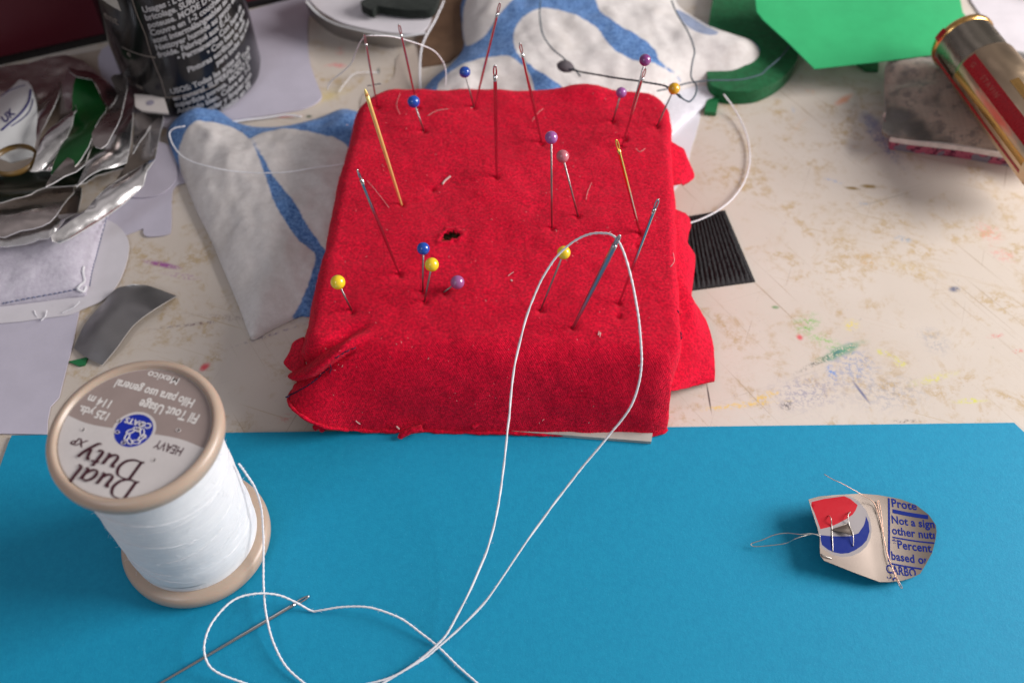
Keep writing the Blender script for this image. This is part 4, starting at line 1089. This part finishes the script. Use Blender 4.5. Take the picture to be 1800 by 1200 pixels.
def band(z0, z1, mat, name, off):
    a = [(1563, 262+off), (1600, 268+off), (1680, 277+off), (1740, 287+off), (1800, 297+off), (1850, 308+off)]
    A_ = catmull([at(x, y, z0) for x, y in a], 8)
    back = [p+Vector((.15 if p is A_[0] else 0, 1.1, 0)) for p in A_][::-1]
    return sheet(name, A_+back, mat, ffz, z0=z0, thick=z1-z0, cell=.5)
M_fw = cloth('pale lining', (.60, .52, .48), (.72, .64, .60), 6, .01)
t = NT('purple paisley'); n = t.noise(3.4, 3, .7, dist=1.0)
c = t.mix(t.ramp(n, .44, .5), (.10, .005, .035), (.46, .10, .16)); c = t.mix(t.ramp(t.noise(2.6, 2, .5), .55, .6), c, (.22, .20, .24)); M_pais = t.done(c, .8)
band(.62, .78, M_fw, 'pale_layer', -13); band(.01, .62, M_pais, 'patterned_layer', 0)

# tube
ta = at(1690, 72, 2.1); tb = at(1880, 318, 2.0); ax = (tb-ta).normalized()
TB = thing('metal_tube', 'silver and gold metal tube with a red lettered stripe on the folded fabric', 'tube', ta-Vector((0, 0, .9)))
M_tsil = metal('tube silver', (.36, .32, .26), .24, scale=1.0, wave=.01); M_tsl = metal('tube champagne', (.55, .41, .28), .30, scale=1.0, wave=.01); M_tgold = metal('tube gold', (.72, .42, .14), .22, wave=0); M_tred = plastic('tube red enamel', (.38, .008, .014), .28)
M_tlet = plastic('worn gold lettering', (.42, .12, .09), .4)
TR = .92
V, F = lathe([(.0001, .10), (TR*.80, .10), (TR*.88, .06), (TR*.90, -.02), (TR*.97, -.04), (TR*1.0, .03), (TR*1.0, .10), (TR*.95, .16)], ta, 64, ax); mesh('end_rim', V, F, M_tgold, TB)
V, F = lathe([(TR*.95, .14), (TR*.955, 1.25), (TR*.95, 1.30)], ta, 64, ax); mesh('silver_cap', V, F, M_tsil, TB)
V, F = lathe([(TR*.94, 1.26), (TR*1.0, 1.30), (TR*1.01, 1.36), (TR*1.01, 5.2), (.0001, 5.22)], ta, 64, ax); mesh('sleeve', V, F, M_tsl, TB)
e1 = Vector((0, 0, 1)).cross(ax).normalized(); e2 = ax.cross(e1)
if e2.z < 0: e1, e2 = -e1, -e2
# angle measured from straight up (e2) towards e1
def on_tube(ang, s, lift): return ta+ax*s+(e2*math.cos(ang)+e1*math.sin(ang))*(TR*1.01+lift)
def strip(a0, a1, s0, s1, mat, name, lift=.004, r_=None):
    V = []; F = []; n1, n2 = 14, 20
    for i in range(n1+1):
        for j in range(n2+1):
            p = on_tube(a0+(a1-a0)*i/n1, s0+(s1-s0)*j/n2, lift+(r_ or 0)); V.append(p)
    F = [(i*(n2+1)+j, i*(n2+1)+j+1, (i+1)*(n2+1)+j+1, (i+1)*(n2+1)+j) for i in range(n1) for j in range(n2)]
    return mesh(name, V, F, mat, TB)
# which way is the camera's left on the tube
side = 1 if on_tube(.5, 1, 0).x < on_tube(-.5, 1, 0).x else -1
strip(side*.70, side*1.15, 1.38, 5.1, M_tred, 'red_stripe', .006)
strip(side*1.38, side*1.60, 1.38, 5.1, M_tgold, 'gold_stripe', .006)
strip(side*1.76, side*1.90, .2, 5.1, M_tred, 'red_edge_line', .006)
strip(side*.15, side*.42, 2.8, 5.1, M_tgold, 'gold_stripe', .006)
strip(side*.95, side*1.35, -.06, .12, M_tred, 'red_rim_mark', .006, -.01)
V2, F2 = text2d('G    STAVIN', .20, 0, .002, 1.4, 'LEFT')
V = [on_tube(side*(.925-(y/TR)), 1.6+x, .010) for x, y in V2]; mesh('lettering', V, F2, M_tlet, TB)

# corner things
M_wp = paper('white paper', (.62, .58, .61), .04, .6)
out = pxs([(1690, -40), (1706, 5), (1736, 48), (1762, 92), (1850, 130), (1900, 60), (1900, -60)], 0)[::-1]
tag(sheet('paper_sheet', out, M_wp, z0=.01, thick=.05, cell=1), 'pinkish white paper sheet in the top right corner behind the tube', 'paper')
M_dark = plastic('black plastic', (.010, .009, .010), .3)
V, F = lathe([(2.6, 0), (2.7, .1), (2.7, .5), (2.5, .6), (2.45, .55), (2.45, .3), (.001, .3)], at(1835, -75, .1), 60)
tag(mesh('dark_lid', V, F, M_dark), 'dark round lid at the very top right corner', 'lid')

# ================================================================== BLACK PAINT BOTTLE
BC = Vector((-10.06, 25.62, 0)); BR = 2.12
BT = thing('paint_bottle', 'black paint bottle covered in small white lettering behind the blue topped cloth', 'bottle', BC)
t = NT('black bottle'); M_bot = t.done(t.mix(t.noise(3, 3), (.004, .004, .005), (.010, .010, .012)), .16, spec=.55)
V, F = lathe([(.0001, .12), (1.4, .10), (1.75, .02), (1.95, .05), (2.07, .18), (2.12, .40), (2.12, 7.0), (2.05, 7.6), (1.7, 8.2), (1.1, 8.6), (.9, 8.8), (.9, 9.6)], BC, 96); mesh('body', V, F, M_bot, BT)
V, F = lathe([(1.0, 9.5), (1.05, 9.55), (1.05, 10.9), (.98, 11.0), (.0001, 11.0)], BC, 48); mesh('cap', V, F, M_dark, BT)
M_bt = paper('bottle print', (.30, .30, .31), .05, .6); M_btd = paper('faint bottle print', (.20, .17, .15), .05, .6); M_bl = paper('bottle label', (.42, .40, .36), .04, .5)
def on_bot(s, z, lift=.008, slope=0.0):
    a = -math.pi/2+s/BR                   # s = arc length from the face towards the camera
    return (BC.x+(BR+lift)*math.cos(a), BC.y+(BR+lift)*math.sin(a), z+slope*s)
# text panel: lines start left of the middle and rise slightly
lines = ["Usages : L'encre SURFACE du", "bricolage. SURFACES toute surface", "poteuse. MODE D'EMPLOI Appliquer", "Couvre en 1-2 couches. Toutes les", "sont intermélangeables au savon", "Nettoyer humide au savon et eau", "froide. Fabriqué aux É.-U.", "      • Permanente Con base de", "                • Con base de agua", "        Pinturas acrílicas de satin", "                  para todas las artes", "USOS: Todas las artes en", "en general. SUPERFICIES Toda", "superficie porosa. MODO DE", "Acabado bien. Cubre en 1-2", "capas. Mezclar y limpiar con", "jabón y agua. Hecho en EE"]
P = []
z = 3.95
for i, s in enumerate(lines):
    V2, F2 = text2d(s.strip(), .262, 0, .010, 1.0, 'LEFT')
    ind = (len(s)-len(s.lstrip()))*.085
    P.append(([on_bot(x*.90-.05+ind, z+y, .008, .20) for x, y in V2], F2))
    z -= .247 if i != 10 else .32
V, F = join(P); mesh('back_lettering', V, F, M_bt, BT)
P = []
for s, z, sz in [('ent', 3.3, .42), ('e', 2.2, .3), ('oz', 1.0, .26)]:
    V2, F2 = text2d(s, sz, .2, .004, 1, 'LEFT'); w = max(v[0] for v in V2)
    P.append(([on_bot(x-w-.95, z+y, .008, -.12) for x, y in V2], F2))
V, F = join(P); mesh('front_lettering', V, F, M_btd, BT)
# fine outline rules on the bottle and the pale panel at the top
P = []
P.append(tube([on_bot(s, .95, .005, .10) for s in np.linspace(-.3, 1.3, 24)], .014, 6)); P.append(tube([on_bot(s, 2.35, .005, -.12) for s in np.linspace(-1.2, -.15, 16)], .014, 6))
P.append(tube([on_bot(-.2-.04*abs(math.sin(z*2)), z, .005) for z in np.linspace(.9, 4.6, 30)], .008, 6))
V, F = join(P); mesh('rule_lines', V, F, M_btd, BT)
V = []; F = []
for i in range(17):
    for zz in (4.15-.02*i, 5.4): V.append(on_bot(-1.7+1.0*i/16, zz, .006))
F = [(2*i, 2*i+2, 2*i+3, 2*i+1) for i in range(16)]
mesh('pale_panel', V, F, M_bl, BT)

# ================================================================== BACKGROUND PAPERS AND BOX
M_marn = plastic('maroon cover', (.10, .004, .014), .5)
a, b = at(-60, 128), at(560, -12)
d = (b-a).normalized(); nb_ = Vector((-d.y, d.x, 0)); a2 = a-d*4; b2 = b+d*.3
V = []
for z_ in (0.0, 3.6):
    for p in (a2, b2, b2+nb_*9, a2+nb_*9): V.append((p.x, p.y, z_))
bx = thing('maroon_box', 'dark maroon box standing behind the black bottle at the top left', 'box', (a2+b2)/2)
V2 = [Vector(v)-nb_*0 for v in V]
mesh('box_body', [tuple(v) if v[2] == 0 else tuple(v) for v in V], [(3, 2, 1, 0), (4, 5, 6, 7), (0, 1, 5, 4), (1, 2, 6, 5), (2, 3, 7, 6), (3, 0, 4, 7)], M_marn, bx, smooth=False)
q0 = a2-nb_*.03; q1 = b2-nb_*.03
mesh('black_plinth', [tuple(q0), tuple(q1), tuple(b2+nb_*.5), tuple(a2+nb_*.5)]+[(p.x, p.y, .28) for p in (q0, q1, b2+nb_*.5, a2+nb_*.5)], [(3, 2, 1, 0), (4, 5, 6, 7), (0, 1, 5, 4), (1, 2, 6, 5), (2, 3, 7, 6), (3, 0, 4, 7)], M_dark, bx, smooth=False)
M_tan = paper('tan card', (.40, .33, .27), .08)
tag(sheet('tan_card', pxs([(-60, 135), (185, 88), (187, 150), (240, 200), (150, 260), (-60, 330)], 0)[::-1], M_tan, z0=.01, thick=.04, cell=1), 'tan card under the pile of cut metal strips', 'card')
M_lil = paper('lilac white paper', (.50, .47, .55), .03, .6)
out = spx([(180, 90), (300, 60), (425, 26), (500, 5), (560, -8), (545, 25), (541, 60), (545, 110), (558, 150), (566, 175), (540, 192), (500, 200), (400, 215), (300, 230), (200, 170)], 0)[::-1]
lp = sheet('paper_sheet', out, M_lil, z0=.015, thick=.05, cell=.6, amp=.02); tag(lp, 'lilac white paper sheet with a curved edge under the black bottle', 'paper')
# raised rim of that paper
M_wh = paper('white card', (.62, .59, .62), .03, .6)
# left white sheets
out = pxs([(-60, 545), (60, 540), (145, 525), (138, 560), (128, 610), (105, 700), (90, 716), (85, 740), (84, 765), (-60, 762)], 0)[::-1]
tag(sheet('paper_sheet', out, M_lil, z0=.02, thick=.03, cell=.6), 'large pale lilac paper sheet at the left edge beside the spool', 'paper')
out = spx([(-50, 420), (120, 380), (190, 390), (222, 415), (228, 445), (215, 490), (190, 525), (150, 545), (100, 560), (-50, 560)], 0)[::-1]
tag(sheet('paper_cutout', out, M_wh, z0=.06, thick=.03, cell=.6), 'rounded white paper cut out under the stitched white cloth', 'paper')
out = spx([(225, 330), (250, 270), (262, 265), (300, 260), (325, 290), (330, 320), (305, 335), (302, 400), (295, 414), (262, 418), (253, 412), (252, 404), (230, 412), (200, 420), (190, 380)], 0)[::-1]
tag(sheet('paper_cutout', out, M_lil, z0=.02, thick=.04, cell=.6), 'lilac white paper cut out with a square foot beside the padded cloth', 'paper')
out = spx([(232, 300), (250, 265), (275, 255), (300, 262), (312, 290), (310, 322), (285, 345), (250, 352), (228, 345)], 0)[::-1]
tag(sheet('paper_cutout', out, M_lil, z0=.07, thick=.05, cell=.6), 'small oval paper cut out right of the long metal strip', 'paper')
V1 = [tuple(p) for p in ()]
M_sl = plastic('grey slot print', (.22, .20, .25), .7)
for L in ([(262, 297), (290, 294), (288, 303), (262, 305)],):
    pass
# stitched white cloth
out = spx([(-40, 440), (30, 420), (110, 400), (170, 370), (196, 372), (182, 410), (172, 450), (162, 490), (155, 518), (150, 525), (120, 528), (60, 536), (0, 543), (-40, 548)], 0)[::-1]
sc_ = thing('stitched_cloth', 'white cloth corner with grey blue stitched hem at the left edge', 'cloth', at(80, 480))
M_cl = cloth('lilac cotton', (.50, .46, .54), (.60, .57, .64), 6, .015)
scm = sheet('cloth_body', out, M_cl, sc_, z0=.10, thick=.08, pad=.30, padw=.25, cell=.22, amp=.10, nscale=.5, seed=2)
bv2 = BVHTree.FromPolygons([v.co/U+Vector(at(80, 480)) for v in scm.data.vertices], [tuple(p.vertices) for p in scm.data.polygons])
def hit2(px, py, bv=None, default=.4):
    o = Vector((0, 0, CAM_H)); d = (at(px, py)-o).normalized(); l, n, i, dd = (bv or bv2).ray_cast(o, d)
    return l if l else at(px, py, default)
M_st = paper('slate stitch', (.10, .13, .24), .1)
parts = []
for run in ([(5, 534), (50, 525), (100, 516), (140, 508)], [(188, 382), (178, 420), (170, 450), (162, 480), (158, 505)]):
    P = catmull([hit2(*q)+Vector((0, 0, .02)) for q in run], 16)
    for i in range(0, len(P)-2, 3): parts.append(tube([P[i]-Vector((0, 0, .02)), (P[i]+P[i+2])/2+Vector((0, 0, .012)), P[i+2]-Vector((0, 0, .02))], .014, 5))
V, F = join(parts); mesh('stitching', V, F, M_st, sc_)
P = [hit2(148, 470)+Vector((0, 0, .03)), hit2(147, 480)+Vector((0, 0, .04)), hit2(149, 495)+Vector((0, 0, .03)), hit2(142, 503)+Vector((0, 0, .04)), hit2(138, 510)+Vector((0, 0, .05)), hit2(148, 514)+Vector((0, 0, .04)), hit2(152, 505)+Vector((0, 0, .04))]
V, F = tube(catmull(P, 6), .035, 6); mesh('knotted_tail', V, F, M_cot, sc_)
thread([(60, 545, .12), (62, 552, .1), (66, 557, .1)], .015, M_cot, 'short curled white thread end on the left paper sheet')
thread([(82, 545, .15), (80, 555, .12), (72, 564, .1)], .015, M_cot, 'curved white thread snippet below the stitched cloth')
thread([(140, 530, .2), (130, 540, .15), (108, 550, .1)], .015, M_cot, 'white thread snippet hanging off the stitched cloth corner')

# foil piece
M_foil = metal('dull dark foil', (.42, .41, .41), .36, var=.25, scale=1.2, wave=.01)
M_al = metal('cut aluminium', (.78, .76, .76), .22, var=.12, scale=1.2, wave=.012); M_al2 = metal('tan print and reflection aluminium', (.62, .55, .52), .26, var=.12, scale=1.2, wave=.012)  # tan reflections put into the second metal's colour; brown print uses it too
M_edge = NT('bright cut edge').done((.80, .80, .80), .5, .6)
t = NT('green can lacquer'); M_grn = t.done(t.mix(t.noise(.6, 3), (.003, .05, .008), (.01, .15, .03)), .28, .35, .5)
t = NT('black green can inside'); M_bgr = t.done(t.mix(t.noise(1.2, 3), (.003, .006, .004), (.006, .022, .010)), .22, .2, .5)
t = NT('white can lacquer'); M_wcan = t.done(t.mix(t.noise(1, 3), (.52, .53, .52), (.60, .60, .60)), .28, .0, .5)
def strip3(rows, label, mats, name='metal_strip', cat='metal strip', group='cut drink can strips piled at the left', thick=.034):
    if group and len(rows) == 3:
        n_ = len(rows[1]); mid_ = []
        for i_, p_ in enumerate(rows[1]):
            za = rows[0][min(len(rows[0])-1, round(i_*(len(rows[0])-1)/(n_-1)))][2]; zb = rows[2][min(len(rows[2])-1, round(i_*(len(rows[2])-1)/(n_-1)))][2]
            mid_.append((p_[0], p_[1], p_[2]*.45+(za+zb)/2*.55))
        rows = [rows[0], mid_, rows[2]]
    V, F, mi = shell([[at(*p) for p in r] for r in rows], thick, (8, 8))
    if group:
        V = np.array([Vector(v)+Vector((.5, .5, 1))*(.055*noise.fractal(Vector(v)*1.3+Vector((len(label),)*3), .5, 2, 2)+.05*abs(noise.noise(Vector(v)*1.1+Vector((3, len(label), 0))))) for v in V])
    o = mesh(name, V, F, mats, None, True, mi); sharp(o, 60)
    tag(o, label, cat, group); return o
strip3([[(130, 612, .05), (150, 570, .1), (180, 535, .12), (205, 508, .25), (235, 500, .35)],
        [(152, 628, .12), (170, 585, .3), (198, 548, .32), (228, 520, .32), (262, 503, .22)],
        [(180, 642, .06), (205, 612, .2), (235, 572, .22), (270, 545, .3), (310, 521, .05)]], 'dull grey foil offcut lying alone above the spool', [M_foil, M_foil, M_edge], 'foil_offcut', 'foil', None)

# the strips: flat cuts of can wall, each with its own tilt and curl
def scrap(outl, z0, tilt, axis, curl, label, mats, crump=.05, seed=0, thick=.03, smooth=2):
    """outl measured on the picture crop; tilt (dz/dx, dz/dy); axis angle of the curl in degrees; curl height per cm squared"""
    px_ = [(x/3.334, 80+y/3.334) for x, y in outl]
    c_ = at(sum(p[0] for p in px_)/len(px_), sum(p[1] for p in px_)/len(px_), z0)
    ca, sa = math.cos(math.radians(axis)), math.sin(math.radians(axis))
    def zf(x, y):
        dx_, dy_ = x-c_.x, y-c_.y; w_ = -dx_*sa+dy_*ca
        n_ = noise.noise(Vector((x*.9+seed, y*.9, seed)))+.5*abs(noise.noise(Vector((x*2.1, y*2.1+seed, seed))))
        return max(.03, z0+.8*math.tanh((tilt[0]*dx_+tilt[1]*dy_+(curl*1.9 if mats[0] is M_al else curl)*w_*w_)/.8)+crump*n_*1.6)
    P = []
    for q in px_:
        z = z0
        for _ in range(40):
            p = at(q[0], q[1], z); z = zf(p.x, p.y)*.2+z*.8
        P.append(Vector((p.x, p.y, 0)))
    P = catmull(P, smooth, True)
    ar_ = sum(a.x*b.y-b.x*a.y for a, b in zip(P, P[1:]+P[:1]))
    if ar_ < 0: P = P[::-1]
    o = sheet('metal_strip', P, [mats[0], M_edge], zf=zf, thick=thick, cell=.13, edge_mi=1)
    tag(o, label, 'metal strip', 'cut drink can strips piled at the left'); return o
scrap([(-60, 150), (165, 110), (390, 60), (560, 150), (690, 290), (640, 370), (500, 330), (300, 300), (-60, 330)], .35, (0, .1), 0, 0, 'brownish flat can piece at the very back of the pile, lying on the tan card', [M_al2])
sdg = scrap([(-60, 215), (60, 205), (165, 215), (200, 290), (218, 370), (222, 480), (205, 600), (180, 660), (-60, 640)], .9, (-.15, -.1), 80, -.35, 'white lacquered can strip with navy curves at the left edge', [M_wcan], .02, 1)
sdg.data.materials.append(M_al2)
scrap([(168, 212), (240, 185), (300, 170), (350, 190), (345, 300), (290, 420), (240, 520), (200, 700), (160, 700), (215, 600), (222, 400)], 1.0, (.5, -.2), 75, -.5, 'tan reflective strip standing between the white and the bright silver ones', [M_al2], .03, 2)
scrap([(395, 132), (460, 150), (550, 165), (640, 230), (692, 290), (640, 372), (590, 280), (540, 205), (450, 188)], 1.0, (-.3, -.3), 130, -.5, 'curled grey strip end above the green lacquered piece', [M_al2], .06, 3)
scrap([(448, 188), (500, 190), (545, 205), (600, 330), (625, 390), (560, 480), (520, 600), (420, 740), (300, 760), (340, 640), (420, 450), (425, 300)], .75, (.2, -.25), 60, .35, 'dark green lacquered can piece curving between silver strips', [M_grn], .04, 4)
scrap([(392, 150), (430, 165), (448, 190), (432, 300), (436, 400), (402, 520), (335, 715), (250, 735), (180, 742), (205, 685), (300, 480), (355, 330)], 1.35, (.55, -.35), 62, -.55, 'brightest silver strip, leaning left of the green piece', [M_al], .02, 5)
scrap([(745, 180), (785, 235), (780, 400), (772, 520), (742, 690), (600, 728), (520, 770), (450, 832), (490, 740), (530, 640), (545, 520), (620, 440), (700, 300)], 1.05, (.25, -.3), 75, -.4, 'broad silver strip with a creased middle right of the green piece', [M_al], .07, 6)
scrap([(650, 195), (700, 175), (742, 172), (745, 262), (722, 370), (690, 470), (630, 582), (560, 600), (540, 520), (600, 440), (645, 385), (692, 300)], 1.45, (-.35, -.3), 60, .35, 'narrow curved silver strip crossing over the broad creased one', [M_al2], .03, 7)
scrap([(-60, 790), (30, 772), (160, 742), (330, 728), (520, 700), (745, 690), (735, 720), (560, 770), (440, 828), (270, 838), (180, 878), (90, 900), (-60, 925)], .42, (0, -.25), 5, .5, 'nearly black bowl shaped can piece in the middle of the pile', [M_bgr], .03, 8)
scrap([(535, 535), (535, 600), (500, 702), (380, 770), (270, 832), (320, 745), (400, 660), (470, 590)], 1.55, (-.3, -.35), 50, -.5, 'lens shaped silver sliver crossing the dark bowl shaped piece', [M_al2], .02, 9)
scrap([(-60, 935), (60, 912), (250, 870), (432, 824), (400, 900), (330, 1000), (250, 1062), (120, 1090), (-60, 1120)], .95, (0, -.35), 15, -.35, 'wide silver strip along the front of the pile at the left edge', [M_al2], .05, 10)
scrap([(-60, 1112), (120, 1085), (250, 1050), (340, 985), (432, 850), (482, 838), (458, 985), (330, 1090), (230, 1140), (150, 1168), (-60, 1180)], .75, (.1, -.6), 18, -.6, 'narrow frosted silver strip lowest at the front of the pile', [M_al], .03, 11)
scrap([(955, 402), (952, 470), (932, 560), (862, 738), (800, 862), (660, 980), (500, 1082), (352, 1162), (300, 1122), (420, 1030), (560, 900), (740, 700), (800, 600), (880, 480)], 1.25, (.35, -.35), 48, -.75, 'long diagonal silver strip in front of the black bottle', [M_al], .025, 12)
scrap([(800, 400), (880, 405), (955, 405), (880, 480), (820, 570), (780, 640), (785, 500)], .5, (-.2, -.2), 60, .3, 'small dark blue silver strip end tucked under the long diagonal one', [M_al], .05, 13)
# gold ringed white cap, part of the pile's far left
V, F = lathe([(.55, 0), (.62, .06), (.62, .14), (.55, .18)], at(28, 286, 1.2), 40)
tag(mesh('gold_ring', V, F, plastic('brown gold plastic', (.16, .09, .02), .35)), 'brown gold ring resting against the white lacquered strip', 'ring')
# navy printing on the white strip
bv3 = BVHTree.FromPolygons([v.co/U for v in sdg.data.vertices], [tuple(p.vertices) for p in sdg.data.polygons])
for pl_ in sdg.data.polygons:
    q_ = proj(np.array(pl_.center)/U)
    if inside([q_[0]], [q_[1]], [(-60, 130), (56, 138), (50, 172), (34, 198), (12, 219), (-60, 250)])[0]: pl_.material_index = 1
M_nv = plastic('navy can ink', (.012, .010, .10), .3)
parts = []
for run, r in (([(54, 158), (50, 180), (36, 200), (18, 216), (2, 230)], .035), ([(58, 175), (52, 195), (38, 210), (20, 222)], .02), ([(2, 170), (20, 158), (44, 150)], .02)):
    parts.append(tube([hit2(*q, bv3, 1.8) for q in [tuple(p)[:2] for p in catmull([(a, b, 0) for a, b in run], 6)]], r, 6))
V2, F2 = text2d('UK', .36, .1, .012, 1.0, 'CENTER')
dx_, dy_ = math.cos(-.75), math.sin(-.75)
Vt = []
for x, y in V2:
    X = x*50; Y = -y*50
    h = hit2(14+X*dx_-Y*dy_, 205+X*dy_+Y*dx_, bv3, 1.8); Vt.append(h+Vector((0, -.006, .012)))
parts.append((Vt, F2))
V, F = join(parts); mesh('navy_print', V, F, M_nv, sdg)
# white perforated tab in front of the bottle
tb_ = thing('white_tab', 'small white plastic tab with a grey hole at the foot of the black bottle', 'tab', at(265, 185))
M_tab = plastic('white tab plastic', (.50, .46, .44), .5)
sheet('tab_body', pxs([(236, 166), (288, 170), (297, 200), (250, 195), (238, 188)], .9)[::-1], M_tab, tb_, z0=.85, thick=.06, cell=.3)
V, F = lathe([(.0001, .008), (.09, .008), (.12, .004)], at(264, 181, .915), 20); mesh('hole', V, F, M_sl, tb_)

# top centre: curled lid strip, white sheets, black foam, brown shade sheet
strip3([[(538, 2, 1.4), (560, 25, 1.1), (590, 42, 1.0), (640, 55, 1.0), (700, 64, 1.0), (748, 58, 1.1)], [(545, 25, .1), (562, 42, .05), (592, 62, .05), (640, 76, .05), (700, 82, .05), (745, 68, .05)]],
       'dark grey curled metal lid rim standing behind the cushion', [M_foil, M_foil, M_edge], 'lid_rim', 'lid rim', None, .06)  # dark foil colour paints the shaded face of the band
tag(sheet('white_card', spx([(545, -20), (552, 5), (575, 22), (610, 38), (680, 52), (740, 52), (760, 20), (760, -30), (650, -50)], 1.0)[::-1], M_wh, z0=.85, thick=.05, cell=.6), 'white card held up on the curled lid rim at the top', 'card')
tag(sheet('foam_scrap', spx([(635, 15), (650, 5), (700, -20), (770, -20), (765, 20), (735, 27), (690, 24), (665, 20), (655, 28)], 1.1)[::-1], cloth('black foam', (.006, .010, .008), (.014, .02, .016), 4), z0=.98, thick=.3, cell=.3, amp=.05), 'ragged black foam scrap on the white card at the top', 'foam')
M_brn = paper('brown shade sheet', (.15, .085, .05), .15, .8)  # flat sheet whose brown stands for the brownish shade on the desk
tag(sheet('brown_shade_sheet', pxs([(742, -30), (900, -30), (890, 40), (815, 90), (790, 112), (742, 120), (735, 80), (740, 40)], .0)[::-1], M_brn, z0=.005, thick=.06, cell=.8), 'brown shade sheet between the white card and the blue webbed cloth', 'card')
tag(sheet('tan_card', spx([(700, 100), (740, 85), (740, 150), (735, 200), (700, 200), (640, 200), (640, 165), (690, 140)], 0)[::-1], paper('pale tan paper', (.50, .42, .36), .05), z0=.004, thick=.02, cell=.8), 'pale tan paper scrap just behind the cushion back edge', 'paper')

for o in list(COL.objects):
    if o.type == 'MESH' and o.parent is None and 'label' not in o and o.get('kind') is None: print('UNLABELLED', o.name)
